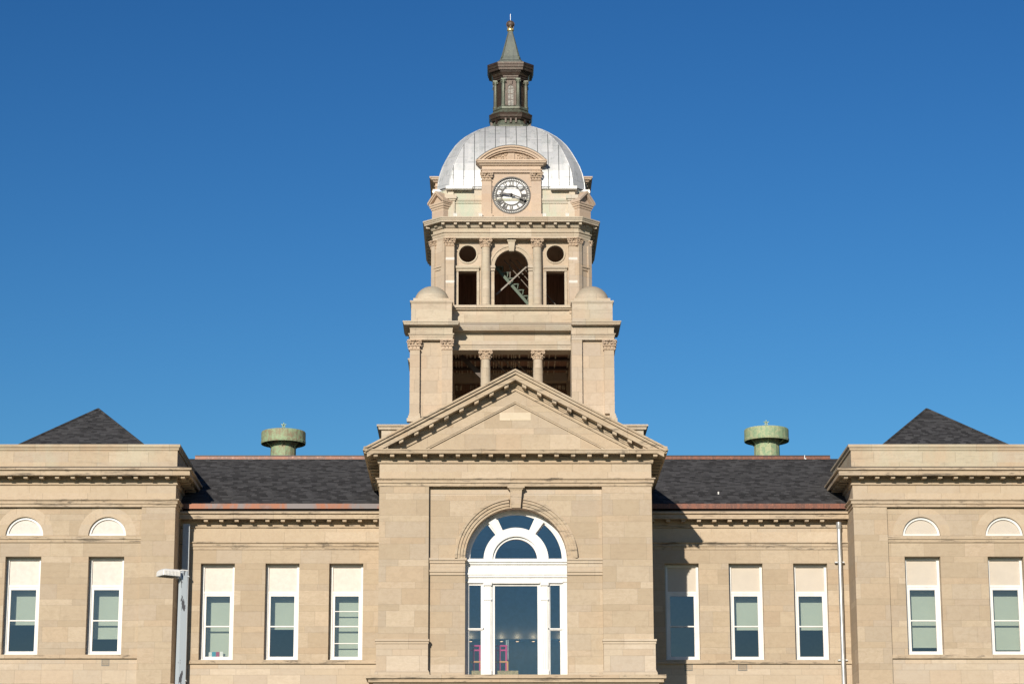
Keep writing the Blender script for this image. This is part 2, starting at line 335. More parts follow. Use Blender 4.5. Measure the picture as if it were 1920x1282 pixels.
def plate(mb, outline, holes, y0, y1):
    """flat plate in XZ with holes, between y0 (front) and y1 (back)"""
    cu = bpy.data.curves.new('tmp', 'CURVE'); cu.dimensions = '2D'; cu.fill_mode = 'BOTH'; cu.extrude = abs(y1 - y0) / 2
    for poly in [outline] + list(holes):
        sp = cu.splines.new('POLY'); sp.points.add(len(poly) - 1); sp.use_cyclic_u = True
        for i, (x, z) in enumerate(poly): sp.points[i].co = (x, z, 0, 1)
    ob = bpy.data.objects.new('tmp', cu); C.objects.link(ob)
    me = bpy.data.meshes.new_from_object(ob); ym = (y0 + y1) / 2
    mb.add([(v.co.x, ym - v.co.z, v.co.y) for v in me.vertices], [tuple(p.vertices) for p in me.polygons])
    bpy.data.objects.remove(ob); bpy.data.curves.remove(cu); bpy.data.meshes.remove(me)
def rect(x0, x1, z0, z1): return [(x0, z0), (x1, z0), (x1, z1), (x0, z1)]
def arc(cx, cz, r, a0=0, a1=180, n=28): return [(cx + r * math.cos(math.radians(a0 + (a1 - a0) * i / n)), cz + r * math.sin(math.radians(a0 + (a1 - a0) * i / n))) for i in range(n + 1)]
def archhole(cx, z0, zs, r, n=28): return [(cx - r, z0), (cx + r, z0)] + arc(cx, zs, r, 0, 180, n)

def thing(name, label, cat, loc=(0, 0, 0), group=None):
    o = bpy.data.objects.new(name, None); C.objects.link(o); o.location = loc; o.empty_display_size = 0.3
    o['label'] = label; o['category'] = cat
    if group: o['group'] = group
    return o
def node(name, parent):
    o = bpy.data.objects.new(name, None); C.objects.link(o); o.parent = parent; o.empty_display_size = 0.2; return o
def copy_tree(o, parent=None):
    c = o.copy(); C.objects.link(c); c.parent = parent
    for ch in list(o.children): copy_tree(ch, c)
    return c
TC = Vector((0.03, 19.0, 0))
def spin4(objs, parent, ks=(1, 2, 3)):
    for o in objs:
        for k in ks:
            c = copy_tree(o, parent); R = Matrix.Rotation(k * PI / 2, 4, 'Z'); m = Matrix.Translation(TC) @ R @ Matrix.Translation(-TC) @ Matrix.Translation(o.location)
            c.location = m.translation; c.rotation_euler = (0, 0, k * PI / 2)

# ------------------------------------------------------------------ ground
g = MB(); g.add([(-3000, -3000, 0), (3000, -3000, 0), (3000, 3000, 0), (-3000, 3000, 0)], [(0, 1, 2, 3)])
go = g.build('ground', 'ground'); go['kind'] = 'structure'

# ================================================================== COURTHOUSE
H = thing('courthouse', 'tan sandstone courthouse with a pedimented centre block, clock tower and silver dome', 'courthouse')

# ---------------------------------------------------------------- common mouldings
def cornice_prof(dz=0.0, ov=0.6):
    return [(-.04, 18.95 + dz), (.06, 18.95 + dz), (ov, 18.80 + dz), (ov, 18.73 + dz), (ov - .02, 18.725 + dz), (ov - .09, 18.705 + dz), (ov - .09, 18.69 + dz),
            (ov - .06, 18.685 + dz), (ov - .06, 18.545 + dz), (ov - .10, 18.54 + dz), (ov - .11, 18.57 + dz), (.035, 18.57 + dz), (.03, 18.345 + dz), (.06, 18.335 + dz), (.06, 18.295 + dz), (.01, 18.27 + dz), (-.04, 18.27 + dz)]
def archi_prof(dz=0.0, a=0.0):
    return [(-.04, 17.785 + dz), (.13 + a, 17.775 + dz), (.13 + a, 17.735 + dz), (.075 + a, 17.70 + dz), (.075 + a, 17.61 + dz), (.03 + a, 17.605 + dz), (.03 + a, 17.50 + dz), (-.04, 17.50 + dz)]
def modillion(mb, x, y0, y1, zt, w=.14, h=.10):
    mb.box(x - w / 2, x + w / 2, y0, y1, zt - h, zt + .005); mb.box(x - w / 2 - .012, x + w / 2 + .012, y0 - .012, y1, zt - .03, zt + .006)
def mod_row(parent, xs, yw, zt, o0=.03, o1=.42, side=None):
    for x in xs:
        m = MB(); modillion(m, 0, -o1, -o0 + .01, 0); o = m.build('modillion', 'trim', parent); o.location = (x, yw, zt)
def mod_side(mb, xw, sgn, ys, zt, o0=.07, o1=.42):
    for y in ys: mb.box(min(xw + sgn * (o0 - .01), xw + sgn * o1), max(xw + sgn * (o0 - .01), xw + sgn * o1), y - .07, y + .07, zt - .10, zt + .005)

# ---------------------------------------------------------------- window builder
def window(cx, yf, z0, z1, w, shade_bottom, sgn=1, muntins=(), depth=0.29, shade_col='shade', panel='panel'):
    """double-hung window in an opening; yf = wall face; returns the part"""
    x0, x1 = cx - w / 2, cx + w / 2; y = yf + depth
    f = MB()
    # outer frame with stepped brickmould
    f.box(x0 + .005, x0 + .10, y, y + .14, z0 + .05, z1 - .10); f.box(x1 - .10, x1 - .005, y, y + .14, z0 + .05, z1 - .10)
    f.box(x0 + .005, x1 - .005, y, y + .14, z1 - .10, z1 - .005); f.box(x0 + .005, x1 - .005, y - .04, y + .14, z0 + .005, z0 + .055)
    zt = z1 - 1.02                                   # top of the sash unit
    f.box(x0 + .10, x1 - .10, y + .03, y + .14, zt - .03, zt + .05)
    # sash stiles and rails
    gx0, gx1 = x0 + .185, x1 - .185; gz1 = zt - .12; gz0 = z0 + .15; gm = (gz0 + gz1) / 2
    for a, b in ((x0 + .10, gx0), (gx1, x1 - .10)): f.box(a, b, y + .045, y + .13, z0 + .055, zt - .03)
    f.box(gx0, gx1, y + .045, y + .13, gz1, zt - .03); f.box(gx0, gx1, y + .045, y + .13, z0 + .055, gz0)
    f.box(gx0, gx1, y + .05, y + .12, gm - .022, gm + .022)
    for q in muntins: f.box(gx0, gx1, y + .055, y + .11, gz0 + q * (gz1 - gz0) - .014, gz0 + q * (gz1 - gz0) + .014)
    fo = f.build('window', 'white', H)
    bm_ = MB(); 
    for a, b in ((x0 + .004, x0 + .045),): bm_.box(a, b, y - .035, y - .001, z0 + .056, z1 - .05)
    bm_.box(x0 + .046, x1 - .004, y - .035, y - .001, z1 - .05, z1 - .006)
    bm_.build('shaded_brickmould', 'shaded_brickmould', fo)  # left and head only: shade on the frame put into a grey strip
    p = MB(); p.box(x0 + .10, x1 - .10, y + .06, y + .12, zt + .05, z1 - .10); p.build('transom_panel', 'panel' if cx < 0 else 'panel_beige', fo)
    for a, b, yy in ((gm + .02, gz1, .07), (gz0, gm - .02, .10)):
        gl = MB(); V = [(gx0, y + yy, a), (gx1, y + yy, a), (gx1, y + yy, b), (gx0, y + yy, b)]; gl.add(V, [(0, 1, 2, 3)]); gl.build('pane', 'glass', fo)
    if shade_bottom is not None:
        sh = MB(); zb = gz0 + shade_bottom * (gz1 - gz0) if shade_bottom > 0 else gz0 - .3
        sh.box(x0 - .25, x1 + .25, y + .52, y + .53, zb, gz1 + .55)
        sh.box(x0 - .25, x1 + .25, y + .505, y + .545, zb - .035, zb)
        sh.build('window_shade', shade_col, fo)
    return fo

# ---------------------------------------------------------------- portico (projecting centre block)
pw = 4.61
m = MB()
field_holes = [archhole(0.02, 11.14, 15.07, 1.72)]
plate(m, rect(-2.93, 2.93, 10.9, 17.48), field_holes, 0.2, 0.75)
m.build('centre_wall', 'ashlar', H)
m = MB()
for sx in (-1, 1):
    a, b = sorted((sx * 2.93, sx * pw)); m.box(a, b, 0.0, 0.8, 10.9, 17.50)
m.box(-pw, -pw + .5, .8, 5.8, 0, 18.2); m.box(pw - .5, pw, .8, 5.8, 0, 18.2)
m.box(-4.75, 4.75, -.22, .8, 0, 10.86)
m.build('centre_block_pier', 'ashlar', H)
for bb in ((-2.925, -1.73, 11.1, 11.5), (1.77, 2.925, 11.1, 11.5), (-2.925, 2.925, 17.21, 17.46)): m = MB(); m.box(bb[0], bb[1], .196, .3, bb[2], bb[3]); m.build('pale_course', 'ashlar_pale', H)
m = MB(); m.box(-pw, pw, 0.003, .8, 17.50, 18.56); m.build('frieze', 'frieze', H)
m = MB(); m.sweep([(-pw, 5.9), (-pw, 0), (pw, 0), (pw, 5.9)][::1], archi_prof()); m.build('architrave', 'trim', H)
# horizontal cornice under the gable
m = MB(); ov = .55
prof = [(-.04, 18.74), (ov, 18.685), (ov, 18.64), (ov - .03, 18.63), (ov - .05, 18.545), (ov - .10, 18.54), (ov - .11, 18.57), (.035, 18.57), (.03, 18.345), (.06, 18.335), (.06, 18.295), (.01, 18.27), (-.04, 18.27)]
m.sweep([(-pw, 7.2), (-pw, 0), (pw, 0), (pw, 7.2)], prof)
for sx in (-1, 1): mod_side(m, sx * pw, sx, [.42 + .556 * i for i in range(11)], 18.555)
pc = m.build('portico_cornice', 'trim', H)
mod_row(pc, [-4.73 + .5565 * i for i in range(18)], 0, 18.555)
# pediment face with sunk inner triangle
K = .532; AP = 21.45
m = MB()
outer = [(-4.9, 18.7), (4.9, 18.7), (4.9, AP - .62 - K * 4.9 + .3), (0, AP - .32), (-4.9, AP - .62 - K * 4.9 + .3)]
inner = [(-3.2, 18.72), (3.2, 18.72), (0, 20.43)]
plate(m, outer, [inner], 0.0, 0.4)
m.prism([(-3.6, 18.6), (3.6, 18.6), (0, 20.55)], .09, .39)
m.build('tympanum', 'ashlar', H)
m = MB(); A2 = 20.43; k2 = (20.43 - 18.72) / 3.2
m.chev(3.2, A2, k2, 0.0, .05, .03, .085); m.build('tympanum_moulding', 'frieze', H)
m = MB(); m.box(-.53, .53, .078, .3, 19.80, 20.07); m.build('stone_block', 'patch', H, label='pale blank stone block near the top of the gable')
m = MB()
m.chev(5.11, AP, K, 0.0, .07, -.62, .3); m.chev(5.07, AP, K, .07, .105, -.56, .3); m.chev(5.07, AP, K, .105, .17, -.585, .3)
m.chev(5.02, AP, K, .17, .36, -.50, .3); m.chev(4.72, AP, K, .36, .47, -.15, .3); m.chev(4.70, AP, K, .47, .53, -.11, .3); m.chev(4.68, AP, K, .53, .64, -.06, .3)
rk = m.build('raking_cornice', 'trim', H)
for sx in (-1, 1):
    for i in range(9):
        x = .30 + .51 * i; mm = MB(); zt = AP - .355 - K * x
        mm.prism([(x - .07, zt + K * .07), (x + .07, zt - K * .07), (x + .07, zt - K * .07 - .11), (x - .07, zt + K * .07 - .11)], -.44, -.14)
        if sx < 0: mm.v = [(-a, b, c) for a, b, c in mm.v]
        mm.build('modillion', 'trim', rk)
# roof over the centre block
m = MB(); m.ribbon([(-5.09, AP - K * 5.09 + .012), (0, AP + .012), (5.09, AP - K * 5.09 + .012)], [(-5.09, AP - K * 5.09 - .1), (0, AP - .1), (5.09, AP - K * 5.09 - .1)], .32, 14.2)
m.build('gable_roof', 'shingle', H)
# side eaves: bed under the roof edge along the flanks
for sx in (-1, 1):
    m = MB(); a, b = sorted((sx * 4.63, sx * 5.10)); m.box(a, b, -.50, 7.4, 18.56, 18.66)
    a, b = sorted((sx * 5.0, sx * 5.13)); m.box(a, b, -.60, 7.4, 18.62, 18.76)
    m.build('eave_moulding', 'trim', H)
# archivolt, keystone, imposts
cx = .02
m = MB()
for r0, r1, y in ((1.72, 1.80, .165), (1.80, 1.90, .12), (1.90, 1.99, .07), (1.99, 2.07, .02)):
    for a0, a1 in ((0, 83), (97, 180)):
        m.ribbon(arc(cx, 15.07, r1, a0, a1, 20), arc(cx, 15.07, r0, a0, a1, 20), y, .3)
m.build('archivolt', 'trim', H, bevel=0)
m = MB(); m.prism([(cx - .15, 16.76), (cx + .15, 16.76), (cx + .205, 17.38), (cx - .205, 17.38)], -.06, .3)
m.box(cx - .24, cx + .24, -.09, .3, 17.385, 17.43); m.box(cx - .29, cx + .29, -.13, .3, 17.431, 17.48); m.build('keystone', 'trim', H)
for sx in (-1, 1):
    m = MB(); xa, xb = (-2.93, -1.70) if sx < 0 else (1.74, 2.93)
    m.box(xa, xb + (.0 if sx > 0 else .05), .08, .4, 14.99, 15.07); m.box(xa, xb, .12, .4, 14.90, 14.99); m.box(xa, xb, .165, .4, 14.68, 14.90)
    m.box(xa, xb, .11, .4, 14.60, 14.68); m.box(xa, xb, .15, .4, 14.50, 14.60); m.build('impost', 'ashlar_pale', H)
# pier pedestals
for sx in (-1, 1):
    m = MB(); xa, xb = sorted((sx * 2.93, sx * 4.66))
    m.box(xa, xb, -.09, .05, 11.25, 12.16); m.box(xa - .04, xb + .04, -.16, .05, 12.24, 12.31); m.box(xa - .02, xb + .02, -.12, .05, 12.16, 12.24)
    m.sweep([(xa, 0.02), (xa, -.09), (xb, -.09), (xb, 0.02)], [(-.05, 11.3), (.0, 11.3), (.05, 11.2), (.06, 11.1), (-.05, 11.1)])
    m.build('pier_pedestal', 'ashlar_pale', H)
m = MB(); m.box(-4.98, 4.98, -.42, .9, 10.98, 11.10); m.box(-4.9, 4.9, -.34, .8, 10.86, 10.98); m.build('sill_course', 'trim', H)

# great arched window
Y = .60
m = MB()
zs = 15.07; R = 1.735
def box3(x0, x1, y0, y1, z0, z1): m.box(x0 + cx, x1 + cx, y0, y1, z0, z1)
# transom entablature
box3(-1.73, 1.73, Y - .05, Y + .15, 14.62, 14.90); box3(-1.73, 1.73, Y - .17, Y + .15, 14.99, 15.07); box3(-1.73, 1.73, Y - .12, Y + .15, 14.93, 14.985); box3(-1.73, 1.73, Y - .08, Y + .15, 14.90, 14.93)
box3(-1.73, 1.73, Y - .13, Y + .15, 14.56, 14.62); box3(-1.73, 1.73, Y - .10, Y + .15, 14.48, 14.558); box3(-1.73, 1.73, Y - .04, Y + .15, 14.33, 14.478)
# jambs
box3(-1.735, -1.62, Y, Y + .15, 11.12, 14.33); box3(1.55, 1.735, Y, Y + .15, 11.12, 14.33)
# mullion piers
for s0, s1 in ((-1.12, -.80), (.80, 1.12)):
    box3(s0, s1, Y - .02, Y + .15, 11.12, 14.33)
    box3(s0 + .05, s1 - .05, Y - .07, Y - .02, 11.35, 14.20); box3(s0 + .02, s1 - .02, Y - .12, Y - .02, 14.20, 14.32); box3(s0 + .03, s1 - .03, Y - .10, Y - .02, 13.70, 13.76)
    box3(s0 + .03, s1 - .03, Y - .10, Y - .02, 11.12, 11.35)
    for q in (-.07, 0, .07): m.box(cx + (s0 + s1) / 2 + q - .02, cx + (s0 + s1) / 2 + q + .02, Y - .085, Y - .07, 11.4, 13.68)
# centre light surround, side light rails
box3(-.80, -.72, Y + .03, Y + .13, 11.12, 14.33); box3(.72, .80, Y + .03, Y + .13, 11.12, 14.33); box3(-.72, .72, Y + .03, Y + .13, 14.20, 14.33); box3(-.80, .80, Y - .09, Y + .02, 14.27, 14.335)
for s0, s1 in ((-1.62, -1.12), (1.12, 1.55)):
    box3(s0, s1, Y + .03, Y + .13, 14.22, 14.33); box3(s0, s1, Y + .03, Y + .13, 12.69, 12.77); box3(s0 - .04, s1 + .04, Y - .02, Y + .03, 12.72, 12.765)
    box3(s1 - .07, s1, Y + .04, Y + .12, 11.12, 14.22); box3(s0, s0 + .03, Y + .04, Y + .12, 11.12, 14.22); box3(s0 - .03, s1 + .03, Y - .06, Y + .02, 14.29, 14.332)
# fanlight rings and spokes
m.ribbon(arc(cx, zs, 1.735, 0, 180, 40), arc(cx, zs, 1.60, 0, 180, 40), Y, Y + .15)
m.ribbon(arc(cx, zs, 1.60, 0, 180, 40), arc(cx, zs, 1.56, 0, 180, 40), Y + .04, Y + .15)
m.ribbon(arc(cx, zs, 1.10, 0, 180, 36), arc(cx, zs, .80, 0, 180, 36), Y - .12, Y + .15)
m.ribbon(arc(cx, zs, .80, 0, 180, 36), arc(cx, zs, .72, 0, 180, 36), Y - .02, Y + .15)
box3(-1.73, 1.73, Y - .04, Y + .15, 15.07, 15.12)
for a in (59, 121):
    ca, sa = math.cos(math.radians(a)), math.sin(math.radians(a))
    def pt(r, t): return (cx + r * ca - t * sa, zs + r * sa + t * ca)
    m.prism([pt(1.08, .10), pt(1.08, -.10), pt(1.60, -.15), pt(1.60, .15)], Y - .10, Y + .12)
    m.prism([pt(1.08, .14), pt(1.08, -.14), pt(1.60, -.20), pt(1.60, .20)], Y + .02, Y + .10)
gw = m.build('arched_window', 'white', H, label='tall arched window with white three-part frame and fanlight')
def pane(poly, y, par):
    q = MB(); q.add([(x, y, z) for x, z in poly], [tuple(range(len(poly)))]); q.build('pane', 'glass', par)
pane(rect(cx - .72, cx + .72, 11.12, 14.20), Y + .07, gw)
for s0, s1 in ((-1.59, -1.19), (1.15, 1.48)):
    pane(rect(cx + s0, cx + s1, 12.77, 14.22), Y + .07, gw); pane(rect(cx + s0, cx + s1, 11.12, 12.69), Y + .09, gw)
pane(arc(cx, zs + .04, .73), Y + .07, gw)
for a0, a1 in ((0, 52), (66, 114), (128, 180)):
    pane(arc(cx, zs + .03, 1.57, a0, a1, 14) + arc(cx, zs + .03, 1.09, a1, a0, 14), Y + .07, gw)
# the hall behind it
m = MB()
m.box(-4.2, 4.2, 13.2, 13.3, 11.0, 13.90); m.box(-4.2, 4.2, 12.6, 13.19, 13.90, 17.4); m.box(-4.3, -4.2, .9, 13.3, 11, 17.4); m.box(4.2, 4.3, .9, 13.3, 11, 17.4); m.box(-4.3, 4.3, .8, 13.3, 17.4, 17.5); m.box(-4.3, 4.3, .92, 13.3, 10.87, 11.0)
m.build('hall_interior', simple('hall_blue_plaster', (0.50, 0.78, 1.0), .9), H)
for x in (-1.60, -.42, .19, .81, 1.86):
    m = MB(); m.lathe((x, 12.9), [(.06, 13.895), (.06, 13.85), (.085, 13.85), (.085, 13.895)], 12); o = m.build('downlight', 'lamp_white', H)
    m = MB(); m.lathe((x, 12.9), [(.052, 13.848), (.052, 13.838)], 12); m.build('bulb', 'lit_lamp', o)
    pl = bpy.data.lights.new('lamp_glow', 'POINT'); pl.energy = 0.9; pl.color = (1.0, 0.50, 0.25); pl.shadow_soft_size = .04
    po = bpy.data.objects.new('lamp_glow', pl); C.objects.link(po); po.parent = o; po.location = (x, 12.47, 13.98)

# ---------------------------------------------------------------- middle walls and roof
YM = 5.7
for sx in (-1, 1):
    m = MB(); xa, xb = sorted((sx * 4.6, sx * 12.05))
    cs = [sx * c for c in (6.02, 8.31, 10.63)]
    plate(m, rect(xa, xb, 0, 18.0 - .4), [rect(c - .61, c + .61, 12.30, 15.755) for c in cs], YM, YM + .55)
    m.build('side_wall', 'ashlar', H)
    m = MB(); m.box(xa, xb, YM - .006, YM + .1, 9.0, 12.155); m.build('base_wall', 'ashlar_pale', H)
    m = MB(); m.box(xa, xb, YM - .004, YM, 16.505, 17.02); m.build('frieze', 'frieze', H)
    m = MB(); m.sweep([(xa, YM), (xb, YM)], cornice_prof(-1.25, .52)); mc = m.build('cornice', 'trim', H)
    xs = [sx * (4.98 + .553 * i) for i in range(12)]
    mod_row(mc, xs, YM, 18.56 - 1.25, .07, .38)
    m = MB(); m.sweep([(xa, YM), (xb, YM)], archi_prof(-1.25)); m.build('architrave', 'trim', H)
    m = MB(); m.box(xa, xb, YM - .09, YM, 12.155, 12.225); m.box(xa, xb, YM - .05, YM, 12.225, 12.29); m.build('sill_course', 'trim', H)
    for c, a, b in ((0, xa, xb),):   # roof slab
        r = MB(); r.ribbon([(YM - .40, 17.84), (10.0, 20.42), (12.5, 20.46), (19, 20.46)], [(YM - .40, 17.76), (10.0, 20.30), (12.5, 20.34), (19, 20.34)], a - (.7 if sx < 0 else 0), b + (.7 if sx > 0 else 0))
        r.v = [(y, x, z) for x, y, z in r.v]; r.build('main_roof', 'shingle', H)
    m = MB(); m.box(xa, xb, YM - .435, YM - .37, 17.665, 17.85); m.box(xa, xb, YM - .45, YM - .36, 17.665, 17.70); m.build('eave_flashing', 'copper_mix' if sx < 0 else 'copper_brown', H, label='bright orange and grey copper eave flashing' if sx < 0 else 'dark brown copper eave flashing')
    m = MB(); m.box(xa, xb + 0, 9.93, 10.1, 20.38, 20.51); m.box(xa, xb, 9.89, 9.94, 20.38, 20.41); m.build('ridge_flashing', 'copper_new' if sx < 0 else 'copper_brown', H)
    m = MB(); m.box(xa, xb, 9.91, 10.15, 20.511, 20.54); m.build('ridge_cap', 'black', H)
m = MB(); m.box(-12, 12, 31.6, 32.0, 0, 18); m.add([(-12.5, 19, 20.40), (12.5, 19, 20.40), (12.5, 32.3, 17.9), (-12.5, 32.3, 17.9)], [(0, 1, 2, 3)]); m.build('rear_wall', 'ashlar', H)
window(-10.62, YM, 12.30, 15.755, 1.22, 0)
window(-8.31, YM, 12.30, 15.755, 1.22, .49)
window(-6.00, YM, 12.30, 15.755, 1.22, 0, muntins=(.22, .75))
window(6.03, YM, 12.30, 15.755, 1.22, None)
window(8.32, YM, 12.30, 15.755, 1.22, .48)
window(10.64, YM, 12.30, 15.755, 1.22, .48)
for sx in (-1, 1):
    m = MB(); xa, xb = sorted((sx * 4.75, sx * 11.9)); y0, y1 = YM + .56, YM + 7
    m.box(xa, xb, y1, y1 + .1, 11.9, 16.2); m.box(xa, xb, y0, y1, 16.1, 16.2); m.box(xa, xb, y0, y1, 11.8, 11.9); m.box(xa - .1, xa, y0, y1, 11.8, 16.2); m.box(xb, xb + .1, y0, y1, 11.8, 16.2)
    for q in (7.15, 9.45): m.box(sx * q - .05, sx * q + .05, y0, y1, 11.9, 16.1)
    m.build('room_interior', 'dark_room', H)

# ---------------------------------------------------------------- wings
YW = 4.0
for sx in (-1, 1):
    def X(*a):
        q = [sx * v for v in a]; return (min(q), max(q))
    wc = (14.40, 17.33)
    m = MB(); xa, xb = X(13.19, 18.55)
    holes = []
    for c in wc:
        holes.append(rect(sx * c - .63, sx * c + .63, 12.30, 15.755))
        holes.append(arc(sx * c, 16.50, .665, 0, 180, 24))
    plate(m, rect(xa, xb, 0, 17.49), holes, YW + .12, YW + .65); m.build('wing_wall', 'ashlar', H)
    m = MB()
    for a, b in ((12.0, 13.19), (18.55, 19.75)):
        q = X(a, b); m.box(q[0], q[1], YW, YW + .65, 0, 17.50)
    q = X(12.0, 12.5); m.box(q[0], q[1], YW + .65, 34, 0, 18.9); q = X(19.25, 19.75); m.box(q[0], q[1], YW + .65, 34, 0, 18.9)
    q = X(12.5, 19.25); m.box(q[0], q[1], 33.5, 34, 0, 18.9)
    m.build('wing_pilaster', 'ashlar', H)
    m = MB(); q = X(12.0, 19.75); m.box(q[0], q[1], YW + .002, YW + .65, 17.50, 18.9); m.build('frieze', 'frieze', H)
    path = [(12.0, 34), (12.0, YW), (19.75, YW), (19.75, 34)]
    path = [(sx * a, b) for a, b in path]
    if sx < 0: path = path[::-1]
    m = MB(); m.sweep(path, cornice_prof()); 
    mod_side(m, sx * 12.0, -sx, [YW - .28 + .55 * i for i in range(1, 10)], 18.56); mod_side(m, sx * 19.75, sx, [YW + .28 + .55 * i for i in range(10)], 18.56)
    wcn = m.build('cornice', 'trim', H)
    mod_row(wcn, [sx * (11.72 + .556 * i) for i in range(12)], YW, 18.56)
    m = MB(); m.sweep(path, archi_prof()); m.build('architrave', 'trim', H)
    m = MB(); m.sweep(path, [(-.30, 19.76), (.12, 19.74), (.12, 19.66), (.07, 19.60), (.06, 19.54), (.02, 19.54), (.02, 18.93), (-.30, 18.93)]); m.build('parapet', 'parapet', H)
    # belts
    m = MB(); q = X(13.19, 18.55); m.box(q[0], q[1], YW + .03, YW + .13, 16.36, 16.445); m.box(q[0], q[1], YW + .07, YW + .13, 16.25, 16.36); m.build('belt_course', 'trim', H)
    m = MB(); m.box(q[0], q[1], YW + .02, YW + .13, 12.155, 12.225); m.box(q[0], q[1], YW + .06, YW + .13, 12.225, 12.29); m.build('sill_course', 'trim', H)
    m = MB(); m.box(q[0], q[1], YW + .113, YW + .2, 11.2, 12.155); m.build('base_wall', 'ashlar_pale', H)
    m = MB(); q2 = X(11.86, 19.9); m.box(q2[0], q2[1], YW - .16, YW + .05, 11.12, 11.26); m.box(q2[0], q2[1], YW - .10, YW + .05, 10.9, 11.12); m.build('base_course', 'trim', H)
    for c in wc:
        c = sx * c
        m = MB(); m.ribbon(arc(c, 16.50, 1.02, 0, 180, 30), arc(c, 16.50, .67, 0, 180, 30), YW + .112, YW + .2); m.build('voussoir_ring', 'frieze', H)
        m = MB(); m.ribbon(arc(c, 16.50, .66, 0, 180, 30), arc(c, 16.50, .58, 0, 180, 30), YW + .20, YW + .34); m.box(c - .66, c + .66, YW + .19, YW + .34, 16.502, 16.56)
        lo = m.build('lunette_window', 'white', H)
        m = MB(); m.prism(arc(c, 16.56, .585, 0, 180, 24), YW + .26, YW + .34); m.build('blanking_panel', 'panel' if sx < 0 else 'panel_beige', lo)
    # hip roof
    m = MB(); c0 = sx * 15.87; hx = 3.52; z0 = 19.12; yA, yB = 4.75, 33.2; ya, yb = 10.4, 27.5; za = 22.43
    m.add([(c0 - hx, yA, z0), (c0 + hx, yA, z0), (c0 + hx, yB, z0), (c0 - hx, yB, z0), (c0, ya, za), (c0, yb, za)], [(0, 1, 4), (1, 2, 5, 4), (2, 3, 5), (3, 0, 4, 5), (0, 3, 2, 1)])
    m.build('hip_roof', 'shingle', H)
    m = MB()
    for xx in (-1, 1):
        m.cyl((c0 + xx * (hx - .02), yA + .05, z0 + .03), (c0, ya, za + .0), .05, 6)
    m.build('hip_ridge', 'shingle', H)
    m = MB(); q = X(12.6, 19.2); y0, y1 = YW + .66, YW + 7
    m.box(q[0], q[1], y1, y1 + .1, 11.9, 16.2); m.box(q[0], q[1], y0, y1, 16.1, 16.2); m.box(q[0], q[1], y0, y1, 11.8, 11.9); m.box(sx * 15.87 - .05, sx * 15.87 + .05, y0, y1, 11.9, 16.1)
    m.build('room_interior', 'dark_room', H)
for c, sb in ((-17.33, .47), (-14.40, .24), (14.40, .10), (17.33, .06)):
    window(c, YW + .12, 12.30, 15.755, 1.26, sb)

# ---------------------------------------------------------------- wall furniture
m = MB(); m.cyl((11.67, 5.46, 16.95), (11.66, 5.46, .3), .078, 14); m.lathe((11.67, 5.46), [(.078, 16.95), (.10, 17.0), (.10, 17.2)], 14)
ds = m.build('downspout', 'galv', H, smooth=True, label='shiny round metal downspout')
for z in (15.75, 12.25, 8.5, 4.5):
    q = MB(); q.lathe((11.668, 5.46), [(.088, z), (.088, z + .05)], 14); q.box(11.5, 11.84, 5.53, 5.69, z, z + .045); q.build('strap', 'galv', ds)
m = MB(); m.box(-11.87, -11.63, 5.30, 5.52, .3, 17.12); ds2 = m.build('downspout', 'blue_grey', H, label='square blue-grey painted downspout')
for z in (15.2, 11.5, 7.5):
    q = MB(); q.box(-11.90, -11.60, 5.27, 5.69, z, z + .05); q.build('strap', 'blue_grey', ds2)
for x, z, w, y in ((-14.30, 12.02, .25, YW + .12), (6.20, 12.03, .26, YM), (8.12, 12.03, .30, YM)):
    m = MB(); m.box(x - w / 2, x + w / 2, y - .015, y + .02, z - .12, z - .10); m.box(x - w / 2, x + w / 2, y - .015, y + .02, z + .10, z + .12)
    for sx in (-1, 1): m.box(x + sx * w / 2 - .012, x + sx * w / 2 + .012, y - .016, y + .02, z - .12, z + .12)
    for i in range(6): m.obox((x, y - .004, z - .085 + .034 * i), (w, .03, .006), Matrix.Rotation(.7, 3, 'X'))
    m.box(x - w / 2, x + w / 2, y - .002, y, z - .1, z + .1); m.build('wall_grille', 'grille', H)
m = MB(); m.cyl((7.45, 6.3, 18.1), (7.45, 6.3, 18.47), .03, 8); m.box(7.36, 7.54, 6.2, 6.36, 18.12, 18.17); m.build('vent_pipe', 'white', H)
m = MB(); m.cyl((11.07, 9.83, 20.38), (11.07, 9.83, 20.52), .018, 8); m.ball((11.10, 9.8, 20.38), .035); m.build('ridge_bracket', 'white', H)

